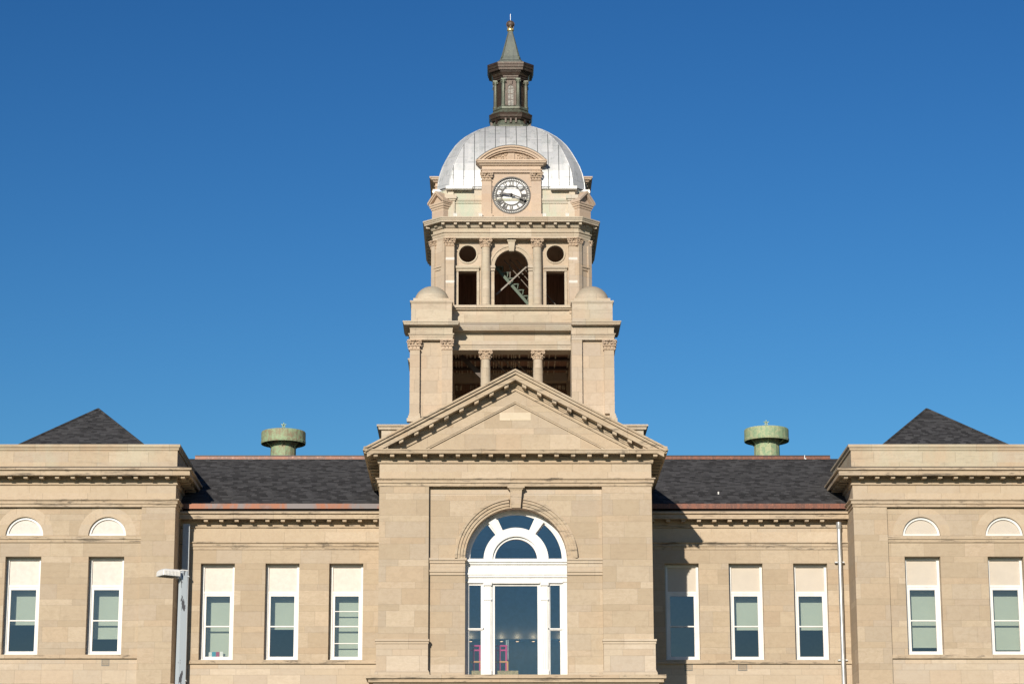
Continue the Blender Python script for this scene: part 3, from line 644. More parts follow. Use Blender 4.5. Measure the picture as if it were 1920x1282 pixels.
def roof_vent(x, y, zr, mat, lab):
    b = MB(); b.lathe((x, y), [(.56, 20.3), (.52, 20.45), (.50, 20.6), (.49, zr - .12), (.53, zr + .02)], 14, cap=False)
    n = 28                                            # scalloped crown of the stack
    V = []; F = []
    for i in range(n * 4):
        a = 2 * PI * i / (n * 4); h = abs(math.sin(a * 7)) ** .7
        V += [(x + .53 * math.cos(a), y + .53 * math.sin(a), zr), (x + (.53 + .05 * (1 - h)) * math.cos(a), y + (.53 + .05 * (1 - h)) * math.sin(a), zr + .22 - .10 * h)]
    k = n * 4
    for i in range(k): F.append((2 * i, 2 * ((i + 1) % k), 2 * ((i + 1) % k) + 1, 2 * i + 1))
    b.add(V, F); o = b.build('roof_vent', mat, H, label=lab)
    c = MB(); R = .86
    c.lathe((x, y), [(R - .02, zr - .05), (R, zr - .06), (R + .015, zr + .02), (R + .0, zr + .05), (R, zr + .38), (R - .02, zr + .42), (.4, zr + .50), (.03, zr + .55)], 28, cap=False)
    c.lathe((x, y), [(R - .03, zr - .05), (R - .03, zr + .36), (.03, zr + .40)], 28, cap=False)
    for i in range(6):
        a = PI / 6 + i * PI / 3; c.cyl((x + .5 * math.cos(a), y + .5 * math.sin(a), zr - .2), (x + .83 * math.cos(a), y + .83 * math.sin(a), zr + .05), .02, 5)
    c.build('vent_cap', mat, o)
    f = MB(); f.cyl((x, y, zr + .52), (x, y, zr + .62), .03, 8)
    for i in range(5):
        a = PI / 2 + i * 2 * PI / 5; f.bar((x, y, zr + .70), (x + .10 * math.cos(a), y, zr + .70 + .10 * math.sin(a)), .035, .03)
    f.build('star_finial', 'verdigris', o)
roof_vent(-8.85, 11.6, 21.36, 'verdigris_rust', 'green copper roof vent blotched with rust')
roof_vent(9.84, 11.6, 21.46, 'verdigris', 'clean green copper roof vent')

# ================================================================== TOWER
def at(px): return px
m = MB(); m.box(-5.15, 5.21, 13.65, 24.4, 18, 22.28); m.oct((.03, 19), [(0, 0, 0)] * 0) if False else None
m.sweep([(-5.15, 13.65), (5.21, 13.65), (5.21, 24.4), (-5.15, 24.4)], [(-.05, 22.5), (.18, 22.49), (.18, 22.42), (.12, 22.39), (.10, 22.30), (-.05, 22.28)], closed=True)
m.box(-5.1, 5.16, 13.7, 24.35, 22.28, 22.49); m.build('tower_base', 'tower_trim', H)
cT = .03
m = MB(); m.box(cT - 4.05, cT + 4.05, 15.0, 23.0, 22.4, 22.9); m.build('tower_plinth', 'tower', H)

def capital(mb, x, yf, z0, z1, w, flat=True):
    """small Corinthian capital: w = shaft width, yf = front face (flat) or axis (round)"""
    h = z1 - z0; yc = yf + w * .5 if flat else yf
    n = 16 if not flat else 4
    if flat:
        mb.box(x - w * .46, x + w * .46, yf + .01, yf + w * .5, z0, z1 - .1 * h)
        mb.box(x - w * .54, x + w * .54, yf - .035, yf + w * .5, z0, z0 + .08 * h)
        mb.box(x - w * .66, x + w * .66, yf - .11, yf + w * .6, z1 - .12 * h, z1)
        fr = yf + .01
        lv = [(x + (i - 1) * w * .34, fr) for i in range(3)]
        for lx, ly in lv: mb.obox((lx, ly - .035, z0 + .24 * h), (w * .24, .05, .30 * h), Matrix.Rotation(-.22, 3, 'X')); mb.ball((lx, ly - .075, z0 + .40 * h), w * .10, seg=6)
        for i in range(4): lx = x + (i - 1.5) * w * .34; mb.obox((lx, fr - .045, z0 + .48 * h), (w * .18, .05, .26 * h), Matrix.Rotation(-.30, 3, 'X')); mb.ball((lx, fr - .09, z0 + .60 * h), w * .09, seg=6)
        for s_ in (-1, 1):
            mb.torus_xz((x + s_ * w * .50, fr - .08, z1 - .27 * h), w * .13, w * .05, seg=10, k=5); mb.ball((x + s_ * w * .50, fr - .10, z1 - .27 * h), w * .06, seg=6)
            mb.torus_xz((x + s_ * w * .16, fr - .06, z1 - .26 * h), w * .08, w * .04, seg=8, k=5)
            mb.bar((x + s_ * w * .12, fr - .03, z0 + .5 * h), (x + s_ * w * .42, fr - .07, z1 - .16 * h), w * .08, .05)
        mb.ball((x, fr - .12, z1 - .08 * h), w * .11, seg=6)
    else:
        r = w / 2
        mb.lathe((x, yf), [(r * .92, z0), (r * 1.08, z0 + .03 * h), (r * 1.08, z0 + .08 * h), (r * .9, z0 + .10 * h), (r * .92, z0 + .5 * h), (r * 1.15, z1 - .12 * h)], 14)
        mb.box(x - r * 1.38, x + r * 1.38, yf - r * 1.38, yf + r * 1.38, z1 - .12 * h, z1)
        for row, (zz, nn, ph) in enumerate(((.24, 8, 0), (.50, 8, PI / 8))):
            for i in range(nn):
                a = ph + i * 2 * PI / nn; rr = r * (1.0 + .06 * row)
                c = (x + rr * math.cos(a), yf + rr * math.sin(a), z0 + zz * h)
                mb.obox(c, (.045, r * .55, .26 * h), Matrix.Rotation(a, 3, 'Z') @ Matrix.Rotation(.25, 3, 'Y'))
                mb.ball((x + (rr + .045) * math.cos(a), yf + (rr + .045) * math.sin(a), z0 + (zz + .13) * h), r * .20, seg=6)
        for sx in (-1, 1):
            for sy in (-1, 1):
                mb.torus_xz((x + sx * r * 1.12, yf + sy * r * 1.12, z1 - .27 * h), r * .26, r * .12, seg=10, k=5); mb.ball((x + sx * r * 1.12, yf + sy * r * 1.14, z1 - .27 * h), r * .15, seg=6)
            mb.bar((x + sx * r * .2, yf - r * 1.05, z0 + .52 * h), (x + sx * r * .95, yf - r * 1.2, z1 - .16 * h), r * .16, .05)
        mb.ball((x, yf - r * 1.32, z1 - .1 * h), r * .22, seg=6)

kids0 = set(H.children)
# ---- lower stage: one corner pier (front left) copied to four corners
front = []
px0, px1, py0, py1 = cT - 4.13, cT - 2.41, 14.87, 16.59   # pier block plan
m = MB(); m.box(px0 + .16, px1 - .001, py0 + .20, py1, 22.9, 26.62)
# pilaster strips on the two outer faces (front and left)
m.box(px0, px0 + .40, py0, py0 + .4, 23.25, 26.3); m.box(px1 - .43, px1, py0, py0 + .4, 23.25, 26.3)
m.box(px0, px0 + .40, py1 - .43, py1 + .002, 23.25, 26.3)
pier = m.build('tower_pier', 'tower', H, bevel=0)
for a, b in ((px0, px0 + .40), (px1 - .43, px1)):
    m = MB(); m.box(a - .10, b + .06, py0 - .10, py0 + .2, 22.9, 23.05); m.box(a - .05, b + .04, py0 - .06, py0 + .2, 23.05, 23.16); m.box(a - .02, b + .02, py0 - .03, py0 + .2, 23.16, 23.25)
    m.build('pier_base', 'tower_trim', pier)
for a, w in ((px0 + .20, .42), (px1 - .215, .42)):
    q = MB(); capital(q, a, py0, 25.87, 26.29, w, True); q.build('capital', 'carved', pier)
q = MB(); capital(q, 0, 0, 25.87, 26.29, .42, True)
q.v = [(px0 + y, py0 + .21 - x, z) for x, y, z in q.v]; q.build('capital', 'carved', pier)
m = MB(); path = [(px0, py1), (px0, py0), (px1, py0), (px1, py1)]
m.box(px0 + .0, px1, py0 + .003, py1, 26.29, 26.9)
m.sweep(path, [(-.03, 26.56), (.07, 26.55), (.07, 26.51), (.03, 26.48), (.03, 26.42), (.01, 26.42), (.01, 26.29), (-.03, 26.29)])
m.sweep(path, [(-.3, 27.03), (.29, 27.02), (.29, 26.97), (.26, 26.95), (.26, 26.91), (.24, 26.90), (.24, 26.87), (.015, 26.86), (.01, 26.73), (-.03, 26.73)])
m.build('pier_entablature', 'tower_trim', pier)
m = MB(); m.box(px0 + .04, px1 - .03, py0 + .04, py1 - .04, 27.0, 27.83)
m.sweep([(px0 + .04, py1 - .04), (px0 + .04, py0 + .04), (px1 - .03, py0 + .04), (px1 - .03, py1 - .04)], [(-.3, 27.95), (.05, 27.94), (.05, 27.88), (.02, 27.84), (.0, 27.80), (-.3, 27.80)], closed=True)
m.box(px0 + .12, px1 - .11, py0 + .12, py1 - .12, 27.9, 28.07)
m.build('pier_block', 'tower_trim', pier)
m = MB(); pc_ = ((px0 + px1) / 2, (py0 + py1) / 2)
m.rings([[(pc_[0] + .72 * math.cos(j) * math.cos(i * PI / 14), pc_[1] + .72 * math.cos(j) * math.sin(i * PI / 14), 28.06 + .68 * math.sin(j)) for i in range(28)] for j in [k * PI / 2 / 9 for k in range(9)] + [PI / 2 - .01]])
m.build('pier_dome', 'tower_trim', pier, smooth=True)
spin4([pier], H)

# ---- lower stage between piers: columns, entablature, attic
m = MB(); a, b = cT - 2.45, cT + 2.45; yf = 15.75
m.box(a, b, yf, yf + .8, 26.04, 26.9)
P1 = [(a, yf), (b, yf)]
m.sweep(P1, [(-.03, 26.30), (.07, 26.29), (.07, 26.25), (.03, 26.22), (.03, 26.16), (.012, 26.15), (.012, 26.045), (-.03, 26.045)])
m.sweep(P1, [(-.03, 27.22), (.0, 27.21), (.42, 26.97), (.42, 26.91), (.39, 26.89), (.39, 26.84), (.36, 26.83), (.36, 26.79), (.03, 26.78), (.02, 26.66), (-.03, 26.66)])
ent = m.build('tower_entablature', 'tower_trim', H)
m = MB(); m.box(a, b, 15.81, 16.8, 26.9, 27.75); att = m.build('tower_attic', 'tower_trim', H)
m = MB(); m.box(a, b, 15.60, 16.4, 27.80, 27.91); m.box(a, b, 15.68, 16.4, 27.74, 27.80); sil = m.build('belfry_sill', 'tower_trim', H)
front += [ent, att, sil]
for sx in (-1, 1):
    x = cT + sx * 1.07
    m = MB(); m.lathe((x, 15.98), [(.20, 22.9), (.20, 25.2), (.188, 25.69)], 24); m.lathe((x, 15.98), [(.207, 25.30), (.207, 25.33)], 24)
    co = m.build('tower_column', 'tower_trim', H, smooth=True)
    m = MB(); capital(m, x, 15.98, 25.67, 26.05, .40, False); m.build('capital', 'carved', co); front.append(co)
spin4(front, H); front = []
# interior of the lower stage: ceiling beams
m = MB()
m.box(cT - 3.3, cT + 3.3, 15.9, 22.1, 26.42, 26.5)
m.build('tower_ceiling', 'dark_inside', H)
m = MB(); m.box(cT - 3.9, cT + 3.9, 15.0, 22.8, 22.70, 22.86); m.build('tower_bounce_floor', 'frieze', H)  # unseen pale slab, added to bounce sunlight up to the ceiling
m = MB(); m.box(cT - 3.3, cT + 3.3, 22.0, 22.3, 22.5, 26.4); m.box(cT - 3.4, cT - 3.1, 16, 22.2, 22.5, 26.4); m.box(cT + 3.1, cT + 3.4, 16, 22.2, 22.5, 26.4); m.build('tower_lining', 'dark_inside', H)
for yy in (16.9, 18.6, 20.3, 21.6):
    m = MB(); m.box(cT - 3.2, cT + 3.2, yy - .03, yy + .03, 26.30, 26.42); m.box(cT - 3.2, cT + 3.2, yy - .10, yy + .10, 26.275, 26.30); m.build('ceiling_beam', 'beam', H)
m = MB()
i = 0
x = cT - 3.1
while x < cT + 3.1:
    wv = random.uniform(.03, .08); 
    if random.random() < .75: m.box(x, x + wv, 16.0, 22.0, 26.36 + random.uniform(-.02, .02), 26.43)
    x += wv + random.uniform(.03, .10)
for zr_ in (25.95, 25.50, 25.05, 24.6):
    x = cT - 3.05
    while x < cT + 3.05:
        wv = random.uniform(.04, .12)
        if random.random() < .8: m.box(x, x + wv, 21.80, 21.90, zr_ - random.uniform(.16, .24), zr_)
        x += wv + random.uniform(.01, .07)
m.build('ceiling_slat', simple('weathered_lath', (0.88, 0.76, 0.58), .7, var=.75, sc=5), H)
m = MB()
for dx in (0, .42, .84): m.cyl((cT - .75 + dx, 17.6, 26.1), (cT + .35 + dx, 17.6, 24.9), .022, 6)
m.build('lower_stair_rail', 'stair_rail', H)
m = MB(); m.bar((cT - 2.1, 17.4, 26.2), (cT - .1, 17.4, 24.2), .2, .06); m.build('lower_stair_stringer', 'beam', H)

# ---- belfry stage: chamfered square, half width 3.25, face half 2.76
HB, FB = 3.25, 2.76
yw = 19 - HB
m = MB(); hol = [rect(cT + sx * 1.81 - .375, cT + sx * 1.81 + .375, 27.9, 29.46) for sx in (-1, 1)] + [[(cT + sx * 1.81 + .36 * math.cos(t * PI / 16), 30.22 + .36 * math.sin(t * PI / 16)) for t in range(32)] for sx in (-1, 1)] + [archhole(cT, 27.9, 29.68, .70, 24)]
hol = [[(x, max(z, 27.9)) for x, z in h] for h in hol]
plate(m, rect(cT - 2.5, cT + 2.5, 27.6, 30.85), hol, yw + .40, yw + .62)
bw = m.build('belfry_wall', 'tower', H)
m = MB()
for sx in (-1, 1): x = cT + sx * (FB - .2); m.box(x - .2, x + .2, yw, yw + .6, 27.6, 30.79)
cp = m.build('belfry_pilaster', 'tower', H)
for sx in (-1, 1):
    q = MB(); capital(q, cT + sx * (FB - .2), yw, 30.45, 30.80, .40, True); q.build('capital', 'carved', cp)
wss = []
for sx in (-1, 1):
    m = MB(); c = cT + sx * 1.81; m.box(c - .49, c + .49, yw + .24, yw + .5, 29.58, 29.68); m.box(c - .47, c + .47, yw + .301, yw + .5, 29.47, 29.58)
    for s2 in (-1, 1): m.box(c + s2 * .43 - .05, c + s2 * .43 + .05, yw + .34, yw + .5, 27.91, 29.47)
    m.ribbon([(c + .42 * math.cos(t), 30.22 + .42 * math.sin(t)) for t in [PI * j / 16 for j in range(33)]], [(c + .36 * math.cos(t), 30.22 + .36 * math.sin(t)) for t in [PI * j / 16 for j in range(33)]], yw + .36, yw + .5)
    wss.append(m.build('window_surround', 'tower_trim', H))
m = MB()
m.ribbon(arc(cT, 29.68, .92, 0, 180, 28), arc(cT, 29.68, .84, 0, 180, 28), yw + .301, yw + .5); m.ribbon(arc(cT, 29.68, .84, 0, 180, 28), arc(cT, 29.68, .70, 0, 180, 28), yw + .34, yw + .5)
for sx in (-1, 1):
    m.box(cT + sx * .81 - .14, cT + sx * .81 + .14, yw + .20, yw + .5, 29.58, 29.68); m.box(cT + sx * .80 - .11, cT + sx * .80 + .11, yw + .25, yw + .5, 29.47, 29.58); m.box(cT + sx * .80 - .09, cT + sx * .80 + .09, yw + .301, yw + .55, 27.91, 29.47)
m.prism([(cT - .10, 30.28), (cT + .10, 30.28), (cT + .145, 30.70), (cT - .145, 30.70)], yw + .14, yw + .4); m.box(cT - .18, cT + .18, yw + .10, yw + .55, 30.70, 30.77)
ba = m.build('belfry_arch', 'tower_trim', H)
front = [bw, cp, ba] + wss
for sx in (-1, 1):
    x = cT + sx * 1.06
    m = MB(); m.lathe((x, yw + .19), [(.24, 27.9), (.24, 27.95), (.20, 28.0), (.188, 28.05), (.188, 29.4), (.172, 30.45)], 24)
    co = m.build('belfry_column', 'tower_trim', H, smooth=True)
    m = MB(); capital(m, x, yw + .19, 30.42, 30.795, .37, False); m.build('capital', 'carved', co); front.append(co)
spin4(front, H)
for sx in (-1, 1):
    for z0_, z1_ in ((29.86, 29.97), (28.88, 28.99)):
        q = MB(); x = cT + sx * (FB - .2); q.box(x - .203, x + .203, yw - .006, yw + .2, z0_, z1_); q.build('repair_band', 'panel', H, label='pale repair band across the belfry pilaster')
# chamfer corners
m = MB()
s2 = math.sqrt(.5)
A = Vector((cT - HB, 19 - FB, 0)); B = Vector((cT - FB, 19 - HB, 0))
dirv = (B - A).normalized(); nrm = Vector((-s2, -s2, 0)); mid = (A + B) / 2; Lc = (B - A).length
rotc = Matrix.Rotation(math.atan2(dirv.y, dirv.x), 3, 'Z')
m.obox(mid - nrm * .25 + Vector((0, 0, 29.2)), (Lc + .05, .5, 3.2), rotc)
m.obox(mid + nrm * .012 + Vector((0, 0, 29.52)), (Lc - .25, .06, .10), rotc); m.obox(mid + nrm * .03 + Vector((0, 0, 29.60)), (Lc - .22, .10, .05), rotc)
for e in (A + dirv * .06, B - dirv * .06): m.obox(e - nrm * .11 + Vector((0, 0, 29.1)), (.20, .34, 2.9), rotc)
ch = m.build('belfry_corner', 'tower', H)
q = MB(); capital(q, 0, 0, 30.45, 30.79, .30, True)
def place_diag(mb, base, n=nrm, d=dirv): mb.v = [tuple(base + d * x - n * y + Vector((0, 0, z))) for x, y, z in mb.v]
place_diag(q, A + dirv * .03); q.build('capital', 'carved', ch)
spin4([ch], H)
octp = lambda h, f: [(cT - h, 19 + f), (cT - h, 19 - f), (cT - f, 19 - h), (cT + f, 19 - h), (cT + h, 19 - f), (cT + h, 19 + f), (cT + f, 19 + h), (cT - f, 19 + h)]
m = MB()
m.oct((cT, 19), [(HB, FB, 30.80), (HB, FB, 31.3)]) 
m.sweep(octp(HB, FB), [(-.05, 31.07), (.08, 31.06), (.08, 31.02), (.03, 30.99), (.03, 30.91), (.012, 30.90), (.012, 30.79), (-.05, 30.79)], closed=True)
m.build('belfry_entablature', 'tower_trim', H)
m = MB()
m.sweep(octp(HB, FB), [(-.4, 31.66), (.42, 31.60), (.42, 31.54), (.39, 31.52), (.38, 31.47), (.36, 31.46), (.36, 31.40), (.31, 31.39), (.30, 31.41), (.14, 31.41), (.12, 31.32), (.05, 31.22), (-.05, 31.22)], closed=True)
for k in range(1, 4):
    R = Matrix.Rotation(k * PI / 2, 3, 'Z')
    for i in range(12):
        p = R @ Vector((-2.83 + .515 * i, -HB - .21, 0)); m.obox((cT + p.x, 19 + p.y, 31.355), (.12, .16, .11) if k == 2 else (.16, .12, .11), Matrix.Identity(3))
bc = m.build('belfry_cornice', 'tower_trim', H)
for x in (cT - 2.33, cT - 1.28, cT + 1.36, cT + 2.30):
    q = MB(); q.box(x - .05, x + .05, 15.56, 15.60, 31.62, 31.66); q.cyl((x - .03, 15.58, 31.66), (x - .03, 15.58, 31.72), .012, 6)
    q.obox((x, 15.60, 31.76), (.15, .06, .11), Matrix.Rotation(.5, 3, 'X')); q.box(x + .045, x + .06, 15.57, 15.60, 31.65, 31.78); q.build('floodlight', 'lamp_white', H)
for i in range(12):
    q = MB(); modillion(q, 0, -.29, -.13, 0, .12, .11); o = q.build('modillion', 'tower_trim', bc); o.location = (cT - 2.83 + .515 * i, yw, 31.41)
for k in (0, 1):
    R = Matrix.Rotation(-PI / 4 + k * PI / 2, 3, 'Z'); p = R @ Vector((0, -4.25 - .10, 0)); q = MB(); q.obox((0, 0, 0), (.12, .20, .11), R); o = q.build('modillion', 'tower_trim', bc); o.location = (cT + p.x, 19 + p.y, 31.355)
# dark boarded core that closes the belfry
m = MB()
for k in range(4):
    R = Matrix.Rotation(k * PI / 2, 3, 'Z')
    if k == 0: continue
    p = R @ Vector((0, -2.6, 0)); m.obox((cT + p.x, 19 + p.y, 29.3), (5.2, .08, 3.3), R)
m.box(cT - 2.7, cT + 2.7, 16.3, 21.7, 30.82, 30.9); m.box(cT - 2.7, cT + 2.7, 16.3, 21.7, 27.55, 27.65)
m.build('belfry_lining', 'dark_inside', H)
# stair seen through the arch
m = MB(); ys = 17.3
P0, P1_ = Vector((-.75, ys, 30.14)), Vector((1.6, ys, 27.35)); m.bar(P0, P1_, .12, .05)
t = (P1_ - P0).normalized()
for i in range(9):
    p = P0 + t * (.28 + .33 * i); n_ = Vector((-t.z, 0, t.x)); n_ = n_ if n_.z > 0 else -n_
    a_ = p + n_ * .08; cnr = a_ + Vector((.19, 0, .03)); bb = a_ + t * .24
    m.bar(a_, cnr, .035, .05); m.bar(cnr, bb, .035, .05); m.box(cnr.x - .22, cnr.x + .03, ys, ys + .7, cnr.z - .01, cnr.z + .015)
st = m.build('tower_stair', 'stair_green', H, label='green steel stair stringer with sawtooth steps')
m = MB(); 
for a_, b_ in (((-.28, 30.33), (1.6, 28.10)), ((-.01, 30.34), (1.7, 28.28)), ((.24, 30.34), (1.9, 28.36))): m.cyl((a_[0], 17.42, a_[1]), (b_[0], 17.42, b_[1]), .02, 6)
m.cyl((-.02, 17.4, 30.36), (-.02, 17.4, 29.55), .02, 6); m.cyl((1.75, 17.4, 28.3), (1.75, 17.4, 27.7), .02, 6)
m.build('handrail', 'stair_rail', st)
m = MB(); m.bar((-.60, 17.1, 28.74), (.75, 17.1, 30.02), .06, .05); m.build('cross_brace', 'stair_rail', H)

# ---- clock stage
m = MB(); m.oct((cT, 19), [(2.98, 2.62, 31.58), (2.98, 2.62, 33.1)]); m.build('clock_stage_wall', 'tower_green', H)
yk = 19 - 2.98
m = MB(); m.sweep(octp(2.98, 2.62), [(-.05, 32.56), (.10, 32.55), (.10, 32.48), (.05, 32.42), (.04, 32.36), (-.05, 32.36)], closed=True)
m.sweep(octp(2.98, 2.62), [(-.05, 31.80), (.05, 31.76), (.05, 31.6), (-.05, 31.6)], closed=True); m.build('stage_moulding', 'tower_green', H)
m = MB()
for sx in (-1, 1):
    x = cT + sx * 2.52; m.box(x - .17, x + .17, yk - .12, yk + .1, 31.6, 32.45); m.box(x - .20, x + .20, yk - .16, yk + .1, 31.6, 31.72)
    m.box(x - .25, x + .25, yk - .22, yk + .1, 32.52, 32.68); m.box(x - .20, x + .20, yk - .17, yk + .1, 32.45, 32.52); m.box(x - .12, x + .12, yk - .1, yk + .1, 32.68, 32.92)
pr = m.build('stage_pier', 'tower_green', H); spin4([pr], H)
# corner gablets
m = MB()
def dbox(x0, x1, y0, y1, z0, z1):
    q = MB(); q.box(x0, x1, y0, y1, z0, z1); place_diag(q, mid2); m.add(q.v, q.f)
mid2 = Vector((cT, 19, 0)) + nrm * 4.22
dbox(-.34, .34, -.10, .3, 31.6, 32.22); dbox(-.41, .41, -.17, .3, 32.18, 32.27); dbox(-.37, .37, -.13, .3, 32.09, 32.18)
q = MB(); q.chev(.47, 32.86, .92, 0, .10, -.25, .35); q.chev(.43, 32.86, .92, .10, .17, -.20, .35); q.prism([(-.4, 32.27), (.4, 32.27), (0, 32.68)], -.08, .35); q.box(-.44, .44, -.2, .3, 32.27, 32.34)
place_diag(q, mid2); m.add(q.v, q.f)
gb = m.build('corner_gablet', 'clock_stone', H); spin4([gb], H)

# aedicule with the clock (front), copied to the four sides
yc = 19 - 3.20
m = MB(); plate(m, rect(cT - 1.22, cT + 1.22, 31.62, 33.56), [[(cT + .80 * math.cos(t * PI / 24), 32.60 + .80 * math.sin(t * PI / 24)) for t in range(48)]], yc + .10, yc + .8)
m.box(cT - 1.22, cT + 1.22, yc + .25, yc + 1.2, 31.62, 33.56)
for sx in (-1, 1): m.box(cT + sx * 1.03 - .205, cT + sx * 1.03 + .205, yc, yc + .3, 31.74, 33.2); m.box(cT + sx * 1.03 - .25, cT + sx * 1.03 + .25, yc - .05, yc + .3, 31.6, 31.76)
m.box(cT - 1.22, cT + 1.22, yc + .002, yc + 1.2, 33.56, 34.0)
m.sweep([(cT - 1.24, yc + 1.2), (cT - 1.24, yc), (cT + 1.24, yc), (cT + 1.24, yc + 1.2)], [(-.05, 33.70), (.04, 33.69), (.04, 33.66), (.0, 33.64), (-.05, 33.64)])
ae = m.build('clock_aedicule', 'clock_stone', H)
for sx in (-1, 1):
    q = MB(); capital(q, cT + sx * 1.03, yc, 33.20, 33.55, .41, True); q.build('capital', 'carved', ae)
m = MB(); m.sweep([(cT - 1.24, yc + 1.3), (cT - 1.24, yc), (cT + 1.24, yc), (cT + 1.24, yc + 1.3)], [(-.05, 34.062), (.24, 34.055), (.24, 33.99), (.20, 33.98), (.19, 33.93), (.12, 33.91), (.07, 33.85), (.0, 33.83), (-.05, 33.83)])
m.build('aedicule_cornice', 'clock_stone', ae); m = MB()
zc_ = 34.05 + .64 - 1.98
def segarc(r, zmin=34.05, n=24):
    a = math.asin((zmin - zc_) / r); return [(cT + r * math.cos(PI - a - (PI - 2 * a) * i / n), zc_ + r * math.sin(PI - a - (PI - 2 * a) * i / n)) for i in range(n + 1)]
m.ribbon(segarc(1.96), segarc(1.88), yc - .26, yc + 1.3); m.ribbon(segarc(1.88), segarc(1.78), yc - .20, yc + 1.2)
m.ribbon(segarc(1.78), segarc(1.72), yc - .13, yc + 1.2)
m.build('segmental_pediment', 'clock_stone', ae)
m = MB(); m.prism(segarc(1.74), yc + .0, yc + 1.2)
rr = random.Random(3)
m.box(cT - .13, cT + .13, yc - .07, yc + .05, 34.06, 34.38)
for i in range(46):
    x = rr.uniform(.2, .95) * rr.choice((-1, 1)); zt = zc_ + math.sqrt(1.66 ** 2 - x * x); 
    if zt < 34.15: continue
    z = rr.uniform(34.09, min(zt, 34.42)); 
    if rr.random() < .5: m.torus_xz((cT + x, yc - .02, z), rr.uniform(.03, .06), .018, seg=8, k=5)
    else: a = rr.uniform(0, PI); m.bar((cT + x - .06 * math.cos(a), yc - .02, z - .06 * math.sin(a)), (cT + x + .06 * math.cos(a), yc - .02, z + .06 * math.sin(a)), .03, .05)
m.build('carved_tympanum', 'carved', ae)
m = MB(); m.ribbon(segarc(1.975), segarc(1.955), yc - .28, yc + 1.3); m.build('lead_cap', 'seam', ae)
# scroll brackets either side
for sx in (-1, 1):
    m = MB(); x = cT + sx * 1.36
    m.torus_xz((x + sx * .08, yc + .28, 32.86), .11, .045, seg=14); m.ball((x + sx * .08, yc + .26, 32.86), .06, seg=8)
    m.prism([(x - sx * .14, 31.7), (x + sx * .10, 31.7), (x + sx * .12, 32.8), (x + sx * .02, 33.0), (x - sx * .02, 33.3), (x - sx * .14, 33.5)], yc + .32, yc + .7)
    m.torus_xz((x - sx * .04, yc + .30, 33.30), .06, .035, seg=10); m.bar((x + sx * .06, yc + .3, 32.95), (x - sx * .04, yc + .3, 33.28), .07, .08)
    m.build('scroll_bracket', 'tower_green', ae)
# the clock itself
cz = 32.60; dy = yc + .13
m = MB(); m.ribbon([(cT + .80 * math.cos(t), cz + .80 * math.sin(t)) for t in [PI * j / 32 for j in range(65)]], [(cT + .745 * math.cos(t), cz + .745 * math.sin(t)) for t in [PI * j / 32 for j in range(65)]], dy - .06, dy + .1)
def ring(mb, r0, r1, y0, y1, n=64): mb.ribbon([(cT + r1 * math.cos(2 * PI * j / n), cz + r1 * math.sin(2 * PI * j / n)) for j in range(n + 1)], [(cT + r0 * math.cos(2 * PI * j / n), cz + r0 * math.sin(2 * PI * j / n)) for j in range(n + 1)], y0, y1)
ring(m, .62, .665, dy - .02, dy + .02); ring(m, .395, .435, dy - .02, dy + .02)
for i in range(60):
    a = i * PI / 30; c_, s_ = math.cos(a), math.sin(a)
    m.bar((cT + .66 * c_, dy - .0, cz + .66 * s_), (cT + .75 * c_, dy - .0, cz + .75 * s_), .022, .03)
clock = m.build('clock', 'clock_dark', H, label='round white clock with black Roman numerals')
NUM = ['XII', 'I', 'II', 'III', 'IIII', 'V', 'VI', 'VII', 'VIII', 'IX', 'X', 'XI']
for h, tx in enumerate(NUM):
    m = MB(); th = PI / 2 - h * PI / 6; ur = Vector((math.cos(th), 0, math.sin(th))); ut = Vector((math.sin(th), 0, -math.cos(th)))
    wd = {'I': .052, 'V': .105, 'X': .105}; tot = sum(wd[c] for c in tx); x = -tot / 2
    c0_ = Vector((cT, dy - .005, cz)); r0, r1 = .425, .63
    for c in tx:
        w_ = wd[c]; xm = x + w_ / 2
        def P(t_, r_): return c0_ + ut * t_ + ur * r_
        if c == 'I': m.bar(P(xm, r0), P(xm, r1), .032, .02)
        elif c == 'V': m.bar(P(xm - .035, r1), P(xm, r0), .034, .02); m.bar(P(xm + .035, r1), P(xm, r0), .018, .021)
        else: m.bar(P(xm - .037, r1), P(xm + .037, r0), .034, .02); m.bar(P(xm + .037, r1), P(xm - .037, r0), .018, .021)
        x += w_
    m.build('numeral', 'clock_dark', clock)

m = MB(); m.prism([(cT + .775 * math.cos(t * PI / 24), cz + .775 * math.sin(t * PI / 24)) for t in range(48)], dy + .025, dy + .07); m.build('dial', 'dial', clock)
def hand(name, th, L, w, y, spade):
    m = MB(); u_ = Vector((math.cos(th), 0, math.sin(th))); n_ = Vector((-math.sin(th), 0, math.cos(th))); c0_ = Vector((cT, y, cz))
    def q(a, b): p = c0_ + u_ * a + n_ * b; return (p.x, p.z)
    m.prism([q(-.12, w * .4), q(-.12, -w * .4), q(L * spade, -w * .6), q(L * spade, w * .6)], y, y + .02)
    m.prism([q(L * spade, w * .5), q(L * (spade + .06), w * 1.6), q(L * (spade + .14), 0.0), q(L * (spade + .06), -w * 1.6), q(L * spade, -w * .5)], y - .002, y + .018)
    m.prism([q(L * (spade + .1), w * .4), q(L, 0), q(L * (spade + .1), -w * .4)], y + .001, y + .017)
    return m.build(name, 'clock_dark', clock)
hh = hand('hour_hand', math.radians(90 - 279 + 360), .56, .07, dy - .12, .68); mh = hand('minute_hand', math.radians(90 - 111), .70, .055, dy - .16, .76)
m = MB(); m.cyl((cT, dy - .19, cz), (cT, dy + .03, cz), .035, 12); m.ball((cT, dy - .19, cz), .05, seg=10); m.build('clock_hub', 'clock_dark', clock)
ae.location = (0, 0, .08); clock.location = (0, 0, .08)
spin4([ae, clock], H)
